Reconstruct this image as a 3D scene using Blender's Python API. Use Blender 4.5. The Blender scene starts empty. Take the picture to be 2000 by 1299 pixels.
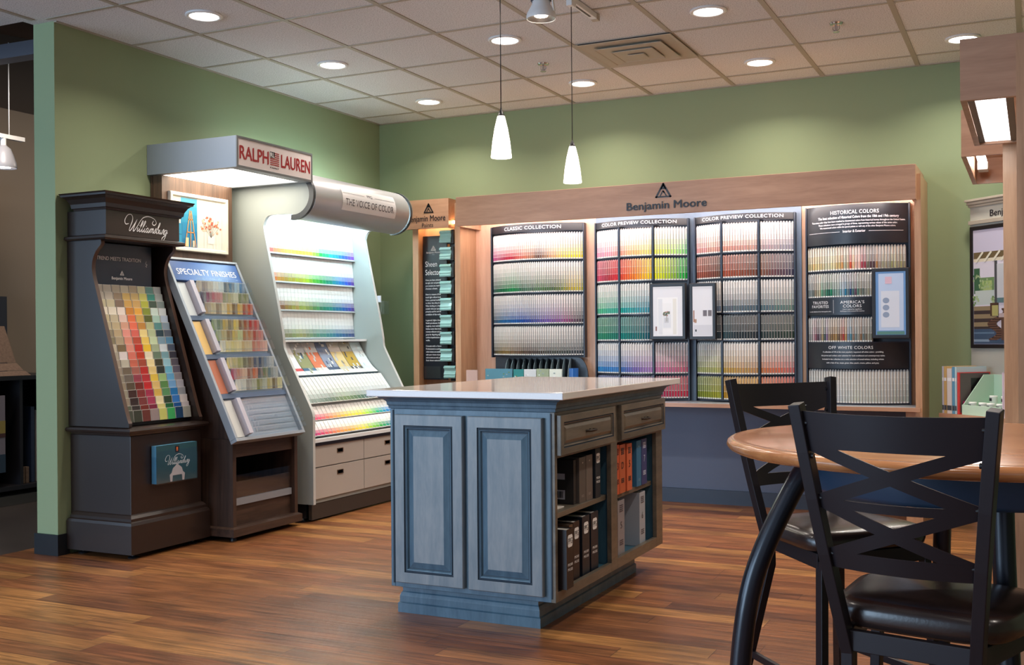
import bpy, math, random, colorsys
from mathutils import Vector, Matrix
random.seed(7)
SC = bpy.context.scene
COL = SC.collection
CAMH = 1.185
CEIL = 2.953

# ------------------------------------------------------------------ camera
F_PX, YAW, ROLL, CY = 2108.0, .4505, -.008, 659.3
fw = Vector((-math.sin(YAW), math.cos(YAW), 0)); rt = Vector((math.cos(YAW), math.sin(YAW), 0)); up = Vector((0, 0, 1))
r2 = rt*math.cos(ROLL)+up*math.sin(ROLL); u2 = -rt*math.sin(ROLL)+up*math.cos(ROLL)
cd = bpy.data.cameras.new('camera'); cam = bpy.data.objects.new('camera', cd); COL.objects.link(cam)
cam.matrix_world = Matrix(((r2.x, u2.x, -fw.x, 0), (r2.y, u2.y, -fw.y, 0), (r2.z, u2.z, -fw.z, CAMH), (0, 0, 0, 1)))
cd.sensor_width = 36; cd.lens = F_PX/2000*36; cd.shift_y = (CY-649.5)/2000; cd.clip_start = .05
SC.camera = cam

# ------------------------------------------------------------------ world, daylight, exposure
W = bpy.data.worlds.new('world'); SC.world = W; W.use_nodes = True
W.node_tree.nodes['Background'].inputs[0].default_value = (.62, .78, 1, 1)
W.node_tree.nodes['Background'].inputs[1].default_value = .45
SC.view_settings.view_transform = 'Standard'; SC.view_settings.look = 'None'
SC.view_settings.exposure = 0.15; SC.view_settings.gamma = 1; SC.view_settings.use_curve_mapping = False

def area(name, loc, direction, sx, sy, power, color, spread=180, shape='RECTANGLE', parent=None):
    l = bpy.data.lights.new(name, 'AREA'); l.shape = shape; l.size = sx
    if shape == 'RECTANGLE': l.size_y = sy
    l.energy = power; l.color = color; l.spread = math.radians(spread)
    o = bpy.data.objects.new(name, l); COL.objects.link(o); o.location = loc
    o.rotation_euler = Vector(direction).to_track_quat('-Z', 'Y').to_euler()
    if parent:
        o.parent = parent; o.location = Vector(loc)-ORG.get(parent.name, Vector((0, 0, 0)))
    return o
ORG = {}
# daylight entering by the storefront glazing behind the camera
area('storefront_daylight', (-6.0, -3.4, 1.45), (.1, 1, 0), 4.2, 2.7, 265, (.54, .76, 1.0))
area('side_window_daylight', (-7.95, .4, 1.75), (1, .3, 0), 5.0, 1.9, 115, (.5, .72, 1.0))

# ------------------------------------------------------------------ materials
MATS = {}
def s2l(c): return tuple(((x/255)/12.92 if x/255 <= .04045 else ((x/255+.055)/1.055)**2.4) for x in c)
def hx(h): return s2l((int(h[0:2], 16), int(h[2:4], 16), int(h[4:6], 16)))
def base(name):
    m = bpy.data.materials.new(name); m.use_nodes = True; nt = m.node_tree
    return m, nt, nt.nodes['Principled BSDF']
def mat(name, col, rough=.5, metal=0, spec=.5, coat=0, emit=None, es=0, bump=0, bscale=200, var=0, vscale=3, coatr=.1):
    if name in MATS: return MATS[name]
    m, nt, b = base(name)
    c = s2l(col) if max(col) > 1.001 else col
    b.inputs['Base Color'].default_value = (*c, 1); b.inputs['Roughness'].default_value = rough
    b.inputs['Metallic'].default_value = metal; b.inputs['Specular IOR Level'].default_value = spec
    b.inputs['Coat Weight'].default_value = coat; b.inputs['Coat Roughness'].default_value = coatr
    if emit:
        b.inputs['Emission Color'].default_value = (*emit, 1); b.inputs['Emission Strength'].default_value = es
    if bump or var:
        tc = nt.nodes.new('ShaderNodeTexCoord'); n = nt.nodes.new('ShaderNodeTexNoise')
        n.inputs['Scale'].default_value = bscale; nt.links.new(tc.outputs['Object'], n.inputs['Vector'])
        if bump:
            bp = nt.nodes.new('ShaderNodeBump'); bp.inputs['Strength'].default_value = bump; bp.inputs['Distance'].default_value = .002
            nt.links.new(n.outputs['Fac'], bp.inputs['Height']); nt.links.new(bp.outputs['Normal'], b.inputs['Normal'])
        if var:
            n2 = nt.nodes.new('ShaderNodeTexNoise'); n2.inputs['Scale'].default_value = vscale
            nt.links.new(tc.outputs['Object'], n2.inputs['Vector'])
            mx = nt.nodes.new('ShaderNodeMix'); mx.data_type = 'RGBA'
            mx.inputs['A'].default_value = (*[x*(1-var) for x in c], 1); mx.inputs['B'].default_value = (*[min(1, x*(1+var)) for x in c], 1)
            nt.links.new(n2.outputs['Fac'], mx.inputs['Factor']); nt.links.new(mx.outputs['Result'], b.inputs['Base Color'])
    MATS[name] = m; return m
def wood(name, c1, c2, stretch=(1, 1, 12), rough=.4, coat=0, scale=2.2, spec=.5, fine=.5):
    """grain running along the axis with the smallest stretch value"""
    if name in MATS: return MATS[name]
    m, nt, b = base(name)
    tc = nt.nodes.new('ShaderNodeTexCoord'); mp = nt.nodes.new('ShaderNodeMapping'); mp.inputs['Scale'].default_value = stretch
    n = nt.nodes.new('ShaderNodeTexNoise'); n.inputs['Scale'].default_value = scale; n.inputs['Detail'].default_value = 7; n.inputs['Distortion'].default_value = .6
    n2 = nt.nodes.new('ShaderNodeTexNoise'); n2.inputs['Scale'].default_value = scale*7; n2.inputs['Detail'].default_value = 4
    L = nt.links.new
    L(tc.outputs['Object'], mp.inputs['Vector']); L(mp.outputs[0], n.inputs['Vector']); L(mp.outputs[0], n2.inputs['Vector'])
    ad = nt.nodes.new('ShaderNodeMath'); ad.operation = 'MULTIPLY_ADD'; ad.inputs[1].default_value = fine*.6; L(n2.outputs['Fac'], ad.inputs[0]); L(n.outputs['Fac'], ad.inputs[2])
    mr = nt.nodes.new('ShaderNodeMapRange'); mr.inputs['From Min'].default_value = .35+fine*.2; mr.inputs['From Max'].default_value = .7+fine*.4; L(ad.outputs[0], mr.inputs['Value'])
    mx = nt.nodes.new('ShaderNodeMix'); mx.data_type = 'RGBA'; mx.inputs['A'].default_value = (*s2l(c1), 1); mx.inputs['B'].default_value = (*s2l(c2), 1)
    L(mr.outputs[0], mx.inputs['Factor']); L(mx.outputs['Result'], b.inputs['Base Color'])
    b.inputs['Roughness'].default_value = rough; b.inputs['Coat Weight'].default_value = coat; b.inputs['Coat Roughness'].default_value = .12; b.inputs['Specular IOR Level'].default_value = spec
    MATS[name] = m; return m
def clear(name, col=(.95, .98, 1), a=.10, rough=.06):
    if name in MATS: return MATS[name]
    m, nt, b = base(name); L = nt.links.new
    g = nt.nodes.new('ShaderNodeBsdfGlossy'); g.inputs['Color'].default_value = (*col, 1); g.inputs['Roughness'].default_value = rough
    t = nt.nodes.new('ShaderNodeBsdfTransparent'); t.inputs[0].default_value = (*col, 1)
    mx = nt.nodes.new('ShaderNodeMixShader'); mx.inputs[0].default_value = a
    L(t.outputs[0], mx.inputs[1]); L(g.outputs[0], mx.inputs[2]); L(mx.outputs[0], nt.nodes['Material Output'].inputs[0])
    MATS[name] = m; return m
def glow(name, col, s):
    return mat(name, (.8, .8, .8), .6, emit=col, es=s)
def attr_mat(name, rough=.45):
    if name in MATS: return MATS[name]
    m, nt, b = base(name); a = nt.nodes.new('ShaderNodeAttribute'); a.attribute_name = 'Col'
    nt.links.new(a.outputs['Color'], b.inputs['Base Color']); b.inputs['Roughness'].default_value = rough
    MATS[name] = m; return m

# ------------------------------------------------------------------ mesh builder
class MB:
    def __init__(s): s.v = []; s.f = []; s.mi = []; s.col = []; s.sm = []
    def face(s, vs, mi=0, col=(1, 1, 1), sm=False):
        s.f.append(tuple(vs)); s.mi.append(mi); s.col.append(col); s.sm.append(sm)
    def add(s, pts): n = len(s.v); s.v += [Vector(p) for p in pts]; return n
    def quad(s, a, b, c, d, mi=0, col=(1, 1, 1)):
        n = s.add((a, b, c, d)); s.face((n, n+1, n+2, n+3), mi, col)
    def box(s, x0, y0, z0, x1, y1, z1, mi=0, col=(1, 1, 1)):
        if x0 > x1: x0, x1 = x1, x0
        if y0 > y1: y0, y1 = y1, y0
        if z0 > z1: z0, z1 = z1, z0
        n = s.add([(x, y, z) for z in (z0, z1) for x, y in ((x0, y0), (x1, y0), (x1, y1), (x0, y1))])
        for q in ((0, 3, 2, 1), (4, 5, 6, 7), (0, 1, 5, 4), (1, 2, 6, 5), (2, 3, 7, 6), (3, 0, 4, 7)): s.face([n+i for i in q], mi, col)
        return s
    def obox(s, fr, u0, v0, w0, u1, v1, w1, mi=0, col=(1, 1, 1)):
        """box in a frame fr(u,v,w)"""
        n = s.add([fr(u, v, w) for w in (w0, w1) for u, v in ((u0, v0), (u1, v0), (u1, v1), (u0, v1))])
        for q in ((0, 3, 2, 1), (4, 5, 6, 7), (0, 1, 5, 4), (1, 2, 6, 5), (2, 3, 7, 6), (3, 0, 4, 7)): s.face([n+i for i in q], mi, col)
        return s
    def prism(s, poly, fn, a, b, mi=0, sm=False, col=(1, 1, 1)):
        """poly of 2-d points extruded from a to b; fn(p,q,t) -> 3-d"""
        k = len(poly); n = s.add([fn(p, q, a) for p, q in poly]+[fn(p, q, b) for p, q in poly])
        s.face([n+i for i in range(k)][::-1], mi, col); s.face([n+k+i for i in range(k)], mi, col)
        for i in range(k):
            j = (i+1) % k; s.face((n+i, n+j, n+k+j, n+k+i), mi, col, sm)
        return s
    def tube(s, pts, r, n=12, mi=0, cap=True, flat=None):
        pts = [Vector(p) for p in pts]; rs = r if isinstance(r, (list, tuple)) else [r]*len(pts)
        b = len(s.v); prev = None
        for i, p in enumerate(pts):
            t = (pts[min(i+1, len(pts)-1)]-pts[max(i-1, 0)]).normalized()
            if prev is None: a = Vector((0, 0, 1)) if abs(t.z) < .9 else Vector((1, 0, 0)); u = t.cross(a).normalized()
            else: u = (prev-t*prev.dot(t)).normalized()
            w = t.cross(u); prev = u
            for k in range(n):
                an = 2*math.pi*k/n; s.v.append(p+(u*math.cos(an)+w*math.sin(an))*rs[i])
        for i in range(len(pts)-1):
            for k in range(n):
                s.face((b+i*n+k, b+i*n+(k+1) % n, b+(i+1)*n+(k+1) % n, b+(i+1)*n+k), mi, sm=True)
        if cap:
            s.face([b+k for k in range(n)][::-1], mi); s.face([b+(len(pts)-1)*n+k for k in range(n)], mi)
        return s
    def bar(s, p, q, w, h, upv=(0, 0, 1), mi=0):
        """rectangular bar p->q: w sideways, h along upv"""
        p = Vector(p); q = Vector(q); t = (q-p).normalized(); a = t.cross(Vector(upv)).normalized(); c = a.cross(t)
        fr = lambda u, v, ww: p+t*ww+a*u+c*v
        return s.obox(fr, -w/2, -h/2, 0, w/2, h/2, (q-p).length, mi)
    def sweep(s, pts, w, h, upv=(0, 1, 0), mi=0):
        pts = [Vector(p) for p in pts]; ids = []
        for i, p in enumerate(pts):
            t = (pts[min(i+1, len(pts)-1)]-pts[max(i-1, 0)]).normalized(); a = t.cross(Vector(upv)).normalized(); c = a.cross(t)
            ids.append(s.add([p-a*w/2-c*h/2, p+a*w/2-c*h/2, p+a*w/2+c*h/2, p-a*w/2+c*h/2]))
        for a, b in zip(ids, ids[1:]):
            for q in range(4): s.face((a+q, a+(q+1) % 4, b+(q+1) % 4, b+q), mi)
        s.face([ids[0]+q for q in (3, 2, 1, 0)], mi); s.face([ids[-1]+q for q in range(4)], mi)
        return s
    def lathe(s, prof, c=(0, 0, 0), n=32, mi=0, sm=True, cap=True):
        b = len(s.v); k = len(prof)
        for r, z in prof:
            for i in range(n):
                a = 2*math.pi*i/n; s.v.append(Vector((c[0]+r*math.cos(a), c[1]+r*math.sin(a), c[2]+z)))
        for j in range(k-1):
            for i in range(n): s.face((b+j*n+i, b+j*n+(i+1) % n, b+(j+1)*n+(i+1) % n, b+(j+1)*n+i), mi, sm=sm)
        if cap:
            if prof[0][0] > 1e-6: s.face([b+i for i in range(n)][::-1], mi)
            if prof[-1][0] > 1e-6: s.face([b+(k-1)*n+i for i in range(n)], mi)
        return s
    def ring(s, prof, x0, y0, x1, y1, mi=0, sides='SENW', closed=True):
        """mitred moulding around a rectangle; prof = (offset, z) going up, loops back to the rectangle"""
        P = list(prof)
        b = len(s.v)
        for o, z in P:
            s.v += [Vector((x0-o, y0-o, z)), Vector((x1+o, y0-o, z)), Vector((x1+o, y1+o, z)), Vector((x0-o, y1+o, z))]
        k = len(P)
        for j in range(k-1):
            for i in range(4): s.face((b+j*4+i, b+j*4+(i+1) % 4, b+(j+1)*4+(i+1) % 4, b+(j+1)*4+i), mi)
        if closed:
            s.face([b+3, b+2, b+1, b], mi); s.face([b+(k-1)*4+i for i in range(4)], mi)
        return s
    def nest(s, fr, w, h, levels, mis):
        """nested rectangles = raised panel; levels (inset, height); fr(u,v,n)"""
        b = len(s.v)
        for d, z in levels: s.v += [fr(d, d, z), fr(w-d, d, z), fr(w-d, h-d, z), fr(d, h-d, z)]
        for j in range(len(levels)-1):
            for i in range(4): s.face((b+j*4+i, b+j*4+(i+1) % 4, b+(j+1)*4+(i+1) % 4, b+(j+1)*4+i), mis[j])
        e = b+(len(levels)-1)*4; s.face((e, e+1, e+2, e+3), mis[-1])
        s.face((b+3, b+2, b+1, b), mis[0])
        return s
    def stroke(s, pts, w, fr, n0=.001, mi=0, smooth=True):
        """flat ribbon along 2-d points"""
        if smooth: pts = catmull(pts, 6)
        L, R = [], []
        for i, p in enumerate(pts):
            a = pts[max(i-1, 0)]; c = pts[min(i+1, len(pts)-1)]
            dx, dy = c[0]-a[0], c[1]-a[1]; d = math.hypot(dx, dy) or 1; ww = (w(i/(len(pts)-1)) if callable(w) else w)/2
            L.append((p[0]-dy/d*ww, p[1]+dx/d*ww)); R.append((p[0]+dy/d*ww, p[1]-dx/d*ww))
        n = s.add([fr(x, y, n0) for x, y in L]+[fr(x, y, n0) for x, y in R]); k = len(pts)
        for i in range(k-1): s.face((n+i, n+k+i, n+k+i+1, n+i+1), mi)
        return s
    def text(s, body, fr, h, x=0, y=0, width=None, align='C', bold=0, shear=0, space=1, n0=.0012, mi=0, ex=0, wmax=None, sub=0):
        cu = bpy.data.curves.new('t', 'FONT'); cu.body = body; cu.size = 1; cu.offset = 0; cu.shear = shear; cu.space_character = space; cu.resolution_u = 3
        o = bpy.data.objects.new('t', cu); COL.objects.link(o); bpy.context.view_layer.update()
        me = bpy.data.meshes.new_from_object(o.evaluated_get(bpy.context.evaluated_depsgraph_get()))
        bpy.data.objects.remove(o); bpy.data.curves.remove(cu)
        if not me.vertices: return s
        xs = [v.co.x for v in me.vertices]; x0, x1 = min(xs), max(xs); cap = .73
        sy = h/cap; sx = sy if width is None else width/(x1-x0)
        if wmax and (x1-x0)*sx > wmax: sx = wmax/(x1-x0)
        tw = (x1-x0)*sx; ox = {'C': -tw/2, 'L': 0, 'R': -tw}[align]
        offs = [0] if bold <= 0 else [0, -bold, bold]
        for qi, of in enumerate(offs):
            n = s.add([fr(x+ox+(v.co.x-x0)*sx+of*sx*.9, y+v.co.y*sy+(of*.5*sy if qi else 0), n0+(ex if qi else 0)+qi*.00006) for v in me.vertices])
            for p in me.polygons: s.face([n+i for i in p.vertices], mi)
            if qi == 0: n_first = n
        n = n_first
        if ex:
            n2 = s.add([fr(x+ox+(v.co.x-x0)*sx, y+v.co.y*sy, n0+ex) for v in me.vertices])
            for p in me.polygons: s.face([n2+i for i in p.vertices], mi)
            from collections import Counter
            cnt = Counter()
            for p in me.polygons:
                for e in p.edge_keys: cnt[e] += 1
            for (a, b), c in cnt.items():
                if c == 1: s.face((n+a, n+b, n2+b, n2+a), mi)
        bpy.data.meshes.remove(me); return s
def catmull(P, n=6):
    out = []; k = len(P)
    for i in range(k-1):
        p0, p1, p2, p3 = P[max(i-1, 0)], P[i], P[i+1], P[min(i+2, k-1)]
        for j in range(n):
            t = j/n; t2 = t*t; t3 = t2*t
            out.append(tuple(.5*((2*p1[a])+(-p0[a]+p2[a])*t+(2*p0[a]-5*p1[a]+4*p2[a]-p3[a])*t2+(-p0[a]+3*p1[a]-3*p2[a]+p3[a])*t3) for a in range(len(p1))))
    out.append(tuple(P[-1])); return out
def FR(o, u, v, n=None):
    o, u, v = Vector(o), Vector(u).normalized(), Vector(v).normalized(); n = Vector(n).normalized() if n else u.cross(v)
    return lambda a, b, c=0: o+u*a+v*b+n*c
def rbox(x0, y0, z0, x1, y1, z1, mi=0): return MB().box(x0, y0, z0, x1, y1, z1, mi)

# ------------------------------------------------------------------ objects
def mkmesh(name, mb, mats, c):
    me = bpy.data.meshes.new(name); me.from_pydata([v-c for v in mb.v], [], mb.f)
    for m in (mats if isinstance(mats, (list, tuple)) else [mats]): me.materials.append(m)
    me.polygons.foreach_set('material_index', mb.mi); me.polygons.foreach_set('use_smooth', mb.sm)
    if any(c != (1, 1, 1) for c in mb.col):
        at = me.color_attributes.new('Col', 'FLOAT_COLOR', 'CORNER'); i = 0; d = []
        for f, c in zip(mb.f, mb.col): d += [*c, 1]*len(f)
        at.data.foreach_set('color', d)
    me.update(); return me
def P(name, mb, mats, parent=None, bevel=0, label=None, seg=2, kind=None, fix=True, weld=False):
    xs = [v.x for v in mb.v]; ys = [v.y for v in mb.v]; zs = [v.z for v in mb.v]
    c = Vector(((min(xs)+max(xs))/2, (min(ys)+max(ys))/2, min(zs) if parent is None else (min(zs)+max(zs))/2))
    me = mkmesh(name, mb, mats, c)
    if fix:
        import bmesh
        bm = bmesh.new(); bm.from_mesh(me)
        if weld: bmesh.ops.remove_doubles(bm, verts=bm.verts, dist=1e-5)
        bmesh.ops.recalc_face_normals(bm, faces=bm.faces)
        if any(mb.sm):
            for e in bm.edges:
                if len(e.link_faces) == 2 and e.calc_face_angle(0) > 1.0: e.smooth = False
        bm.to_mesh(me); bm.free()
    o = bpy.data.objects.new(name, me); COL.objects.link(o)
    if parent is not None:
        o.parent = parent; o.location = c-ORG[parent.name]; ORG[o.name] = c
    else: o.location = c; ORG[o.name] = c
    if bevel:
        b = o.modifiers.new('bevel', 'BEVEL'); b.width = bevel; b.segments = seg; b.limit_method = 'ANGLE'; b.angle_limit = math.radians(40)
    if label: o['label'] = label
    if kind: o['kind'] = kind
    return o
def tag(o, label, cat, group=None, kind=None):
    o['label'] = label; o['category'] = cat
    if group: o['group'] = group
    if kind: o['kind'] = kind
    return o
def T(name, label, cat, loc, rz=None, group=None):
    o = bpy.data.objects.new(name, None); COL.objects.link(o); o.location = loc; o.empty_display_size = .1
    if rz is not None: o.rotation_euler = (0, 0, rz)
    ORG[o.name] = Vector(loc) if rz is None else Vector((0, 0, 0))
    return tag(o, label, cat, group)
def S(name, mb, mats, bevel=0, fix=True):
    o = P(name, mb, mats, bevel=bevel, fix=fix); o['kind'] = 'structure'; return o
ORD = ['zeroth', 'first', 'second', 'third', 'fourth', 'fifth', 'sixth', 'seventh', 'eighth', 'ninth', 'tenth', 'eleventh', 'twelfth', 'thirteenth', 'fourteenth', 'fifteenth', 'sixteenth', 'seventeenth', 'eighteenth', 'nineteenth']
def ordn(i):
    if i < 20: return ORD[i]
    t = {2: 'twent', 3: 'thirt', 4: 'fort'}[i//10]; return t+'ieth' if i % 10 == 0 else t+'y-'+ORD[i % 10]
CN = dict(white='f2f0ea', cream='efe3c2', beige='cdbfa4', tan='b09878', brown='6b4a36', black='222222', charcoal='45474a', grey='9a9c9c', pink='eaa8b4', rose='c8566e', red='c62f2c', orange='ec7c34', peach='f4bf9c', yellow='f2dc4c', gold='d9ad4e', lime='a9cf3c', olive='7b7c3c', green='3c8c54', mint='a9dcc4', teal='2f8a86', navy='22344f', blue='3c78c0', violet='7c6ab8', lavender='c4bcdc', plum='6c3450')
CN['pale blue'] = 'b4d4e8'; CN['maroon'] = '6b2428'; CN['sage'] = 'a8b490'
def cname(c):
    c = tuple(x**(1/2.2) for x in c)
    return min(CN, key=lambda k: sum((a-int(CN[k][i*2:i*2+2], 16)/255)**2 for i, a in enumerate(c)))
def lerp(a, b, t): return tuple(x+(y-x)*t for x, y in zip(a, b))
def grad(keys, t):
    """keys: list of (pos, hex)"""
    for (p0, c0), (p1, c1) in zip(keys, keys[1:]):
        if t <= p1: return lerp(hx(c0), hx(c1), max(0, (t-p0)/(p1-p0)))
    return hx(keys[-1][1])
# ================================================================== MATERIAL SET
def floor_mat():
    m, nt, b = base('plank_floor'); L = nt.links.new; N = nt.nodes.new
    tc = N('ShaderNodeTexCoord'); br = N('ShaderNodeTexBrick'); br.offset = .37; br.offset_frequency = 3; br.squash = 1
    br.inputs['Scale'].default_value = 1; br.inputs['Brick Width'].default_value = 1.05; br.inputs['Row Height'].default_value = .127
    br.inputs['Mortar Size'].default_value = .0016; br.inputs['Mortar Smooth'].default_value = .3; br.inputs['Bias'].default_value = 0
    br.inputs['Color1'].default_value = (0, 0, 0, 1); br.inputs['Color2'].default_value = (1, 1, 1, 1); br.inputs['Mortar'].default_value = (.5, .5, .5, 1)
    # break the regular offset by shifting rows
    sp = N('ShaderNodeSeparateXYZ'); L(tc.outputs['Object'], sp.inputs[0])
    fl = N('ShaderNodeMath'); fl.operation = 'DIVIDE'; fl.inputs[1].default_value = .127; L(sp.outputs['Y'], fl.inputs[0])
    f2 = N('ShaderNodeMath'); f2.operation = 'FLOOR'; L(fl.outputs[0], f2.inputs[0])
    wn = N('ShaderNodeTexWhiteNoise'); wn.noise_dimensions = '1D'; L(f2.outputs[0], wn.inputs['W'])
    ad = N('ShaderNodeMath'); ad.operation = 'MULTIPLY_ADD'; ad.inputs[1].default_value = 1.05; L(wn.outputs['Value'], ad.inputs[0]); L(sp.outputs['X'], ad.inputs[2])
    cb = N('ShaderNodeCombineXYZ'); L(ad.outputs[0], cb.inputs['X']); L(sp.outputs['Y'], cb.inputs['Y']); L(cb.outputs[0], br.inputs['Vector'])
    # per-plank tone
    rp = N('ShaderNodeValToRGB'); L(br.outputs['Color'], rp.inputs[0]); e = rp.color_ramp.elements
    e[0].position = 0; e[0].color = (*hx('6e4228'), 1); e[1].position = 1; e[1].color = (*hx('ac7844'), 1)
    for p, c in ((.3, '905c36'), (.55, '845030'), (.8, '9e6a3c')): k = e.new(p); k.color = (*hx(c), 1)
    mp = N('ShaderNodeMapping'); mp.inputs['Scale'].default_value = (1.6, 26, 1); L(cb.outputs[0], mp.inputs['Vector'])
    ofs = N('ShaderNodeVectorMath'); ofs.operation = 'ADD'; L(mp.outputs[0], ofs.inputs[0]); L(br.outputs['Color'], ofs.inputs[1])
    n = N('ShaderNodeTexNoise'); n.inputs['Scale'].default_value = 1.6; n.inputs['Detail'].default_value = 8; n.inputs['Distortion'].default_value = 1.1; L(ofs.outputs[0], n.inputs['Vector'])
    mp2 = N('ShaderNodeMapping'); mp2.inputs['Scale'].default_value = (2.2, 7, 1); L(cb.outputs[0], mp2.inputs['Vector'])
    n2 = N('ShaderNodeTexNoise'); n2.inputs['Scale'].default_value = 1.5; n2.inputs['Detail'].default_value = 3; L(mp2.outputs[0], n2.inputs['Vector'])
    r2_ = N('ShaderNodeMapRange'); r2_.inputs['From Min'].default_value = .35; r2_.inputs['From Max'].default_value = .68; r2_.inputs['To Min'].default_value = .55; r2_.inputs['To Max'].default_value = 1.2; L(n.outputs['Fac'], r2_.inputs['Value'])
    r3 = N('ShaderNodeMapRange'); r3.inputs['From Min'].default_value = .3; r3.inputs['From Max'].default_value = .6; r3.inputs['To Min'].default_value = .62; r3.inputs['To Max'].default_value = 1.08; L(n2.outputs['Fac'], r3.inputs['Value'])
    mu = N('ShaderNodeMath'); mu.operation = 'MULTIPLY'; L(r2_.outputs[0], mu.inputs[0]); L(r3.outputs[0], mu.inputs[1])
    vm = N('ShaderNodeVectorMath'); vm.operation = 'SCALE'; L(rp.outputs[0], vm.inputs[0]); L(mu.outputs[0], vm.inputs['Scale'])
    dk = N('ShaderNodeMix'); dk.data_type = 'RGBA'; dk.inputs['B'].default_value = (.03, .015, .008, 1); L(vm.outputs[0], dk.inputs['A'])
    mf = N('ShaderNodeMath'); mf.operation = 'MULTIPLY'; mf.inputs[1].default_value = .8; L(br.outputs['Fac'], mf.inputs[0]); L(mf.outputs[0], dk.inputs['Factor'])
    L(dk.outputs['Result'], b.inputs['Base Color'])
    # scraped ridges running with the planks
    mp3 = N('ShaderNodeMapping'); mp3.inputs['Scale'].default_value = (.8, 42, 1); L(ofs.outputs[0], mp3.inputs['Vector']); L(cb.outputs[0], mp3.inputs['Vector'])
    n3 = N('ShaderNodeTexNoise'); n3.inputs['Scale'].default_value = 1.4; n3.inputs['Detail'].default_value = 2; L(mp3.outputs[0], n3.inputs['Vector'])
    hs = N('ShaderNodeMath'); hs.operation = 'SUBTRACT'; L(n3.outputs['Fac'], hs.inputs[0]); L(br.outputs['Fac'], hs.inputs[1])
    bp = N('ShaderNodeBump'); bp.inputs['Strength'].default_value = .55; bp.inputs['Distance'].default_value = .004; L(hs.outputs[0], bp.inputs['Height']); L(bp.outputs[0], b.inputs['Normal'])
    b.inputs['Roughness'].default_value = .33; b.inputs['Specular IOR Level'].default_value = .5
    return m
def ceil_mat():
    m, nt, b = base('acoustic_tile'); L = nt.links.new; N = nt.nodes.new
    tc = N('ShaderNodeTexCoord'); n = N('ShaderNodeTexNoise'); n.inputs['Scale'].default_value = 160; n.inputs['Detail'].default_value = 2
    L(tc.outputs['Object'], n.inputs['Vector']); mr = N('ShaderNodeValToRGB'); e = mr.color_ramp.elements
    e[0].position = .32; e[0].color = (*hx('a8a8aa'), 1); e[1].position = .52; e[1].color = (*hx('dcdcde'), 1); L(n.outputs['Fac'], mr.inputs[0]); L(mr.outputs[0], b.inputs['Base Color'])
    bp = N('ShaderNodeBump'); bp.inputs['Strength'].default_value = .4; bp.inputs['Distance'].default_value = .002; L(n.outputs['Fac'], bp.inputs['Height']); L(bp.outputs[0], b.inputs['Normal'])
    b.inputs['Roughness'].default_value = .95; return m
M_floor = floor_mat(); M_ceil = ceil_mat()
M_tile = mat('slate_tile', (70, 62, 58), .35, var=.4, vscale=2)
M_green = mat('green_paint', (138, 152, 116), .75, bump=.15, bscale=300)
M_dim = mat('brown_wall', (92, 82, 74), .8)
M_tbar = mat('grid_bar', (166, 158, 144), .5)
M_black = mat('black_plastic', (24, 24, 28), .4)
M_basebd = mat('vinyl_base', (22, 25, 30), .45)
M_espresso = mat('espresso_lacquer', (35, 21, 15), .42, coat=.4, coatr=.2)
M_walnut = wood('walnut_laminate', (48, 34, 28), (76, 56, 46), (16, 16, 1), .45)
M_walnutH = wood('walnut_laminate_across', (50, 36, 30), (82, 60, 48), (16, 1, 16), .45)
M_walnutl = wood('walnut_board', (72, 52, 40), (110, 82, 64), (20, 20, 1), .5)
M_silver = mat('silver_laminate', (150, 156, 164), .42, metal=.35)
M_greylam = mat('grey_laminate', (156, 162, 158), .5)
M_edge = mat('pale_edge', (190, 192, 190), .4)
M_alu = mat('brushed_aluminium', (176, 176, 180), .34, metal=.45)
M_maple = wood('maple_across', (166, 124, 98), (190, 148, 120), (1, 9, 9), .42, coat=.15)
M_maplev = wood('maple_upright', (172, 130, 98), (198, 156, 122), (12, 12, 1), .42, coat=.15)
M_white = mat('white_paint', (225, 226, 226), .4)
M_offwhite = mat('offwhite', (216, 208, 200), .5)
M_wtext = mat('white_lettering', (238, 238, 240), .5)
M_btext = mat('black_lettering', (26, 26, 34), .4)
M_blkpanel = mat('black_sign', (20, 25, 34), .38, coat=.1)
M_rackblue = mat('slate_blue_board', (98, 116, 138), .45)
M_rackdark = mat('rack_frame', (34, 40, 54), .35)
M_deskblue = mat('desk_panel_blue', (92, 104, 128), .55)
M_deskkick = mat('desk_kick_blue', (58, 70, 88), .5)
M_card = attr_mat('printed_card', .42)
M_cardg = attr_mat('gloss_card', .25)
M_acry = clear('clear_acrylic', a=.06)
M_acry2 = clear('clear_acrylic_dense', a=.10, rough=.2)
M_chrome = mat('chrome', (200, 200, 205), .15, metal=1)
M_isl = wood('blue_glaze', (62, 90, 110), (92, 122, 140), (5, 5, 1), .42, coat=.2, scale=3)
M_islf = wood('grey_blue_glaze', (104, 118, 128), (142, 148, 152), (5, 5, 1), .42, coat=.2, scale=3)
M_islgap = mat('glaze_groove', (30, 48, 64), .5)
M_isld = wood('shaded_side_glaze', (84, 78, 68), (118, 108, 94), (5, 1, 5), .42, coat=.2, scale=3)  # warm, dark look of the side turned from daylight, put into the colour
M_isli = wood('blue_interior', (44, 84, 106), (66, 108, 128), (5, 5, 1), .5)
M_quartz = mat('quartz', (214, 204, 200), .12, var=.04, vscale=120, coat=.4)
M_bronze = mat('bronze_steel', (34, 30, 36), .42, metal=.25, spec=.5)
M_tube = mat('black_steel_tube', (30, 32, 42), .3, metal=.3, coat=.3)
M_leather = mat('brown_leather', (46, 34, 32), .26, coat=.25, bump=.12, bscale=120, coatr=.2)
M_table = wood('table_maple', (176, 110, 66), (212, 146, 92), (1, 9, 9), .25, coat=.5)
M_apron = mat('table_apron_blue', (40, 66, 92), .45)
G_can = glow('downlight_lens', (1, .96, .92), 12)
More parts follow.
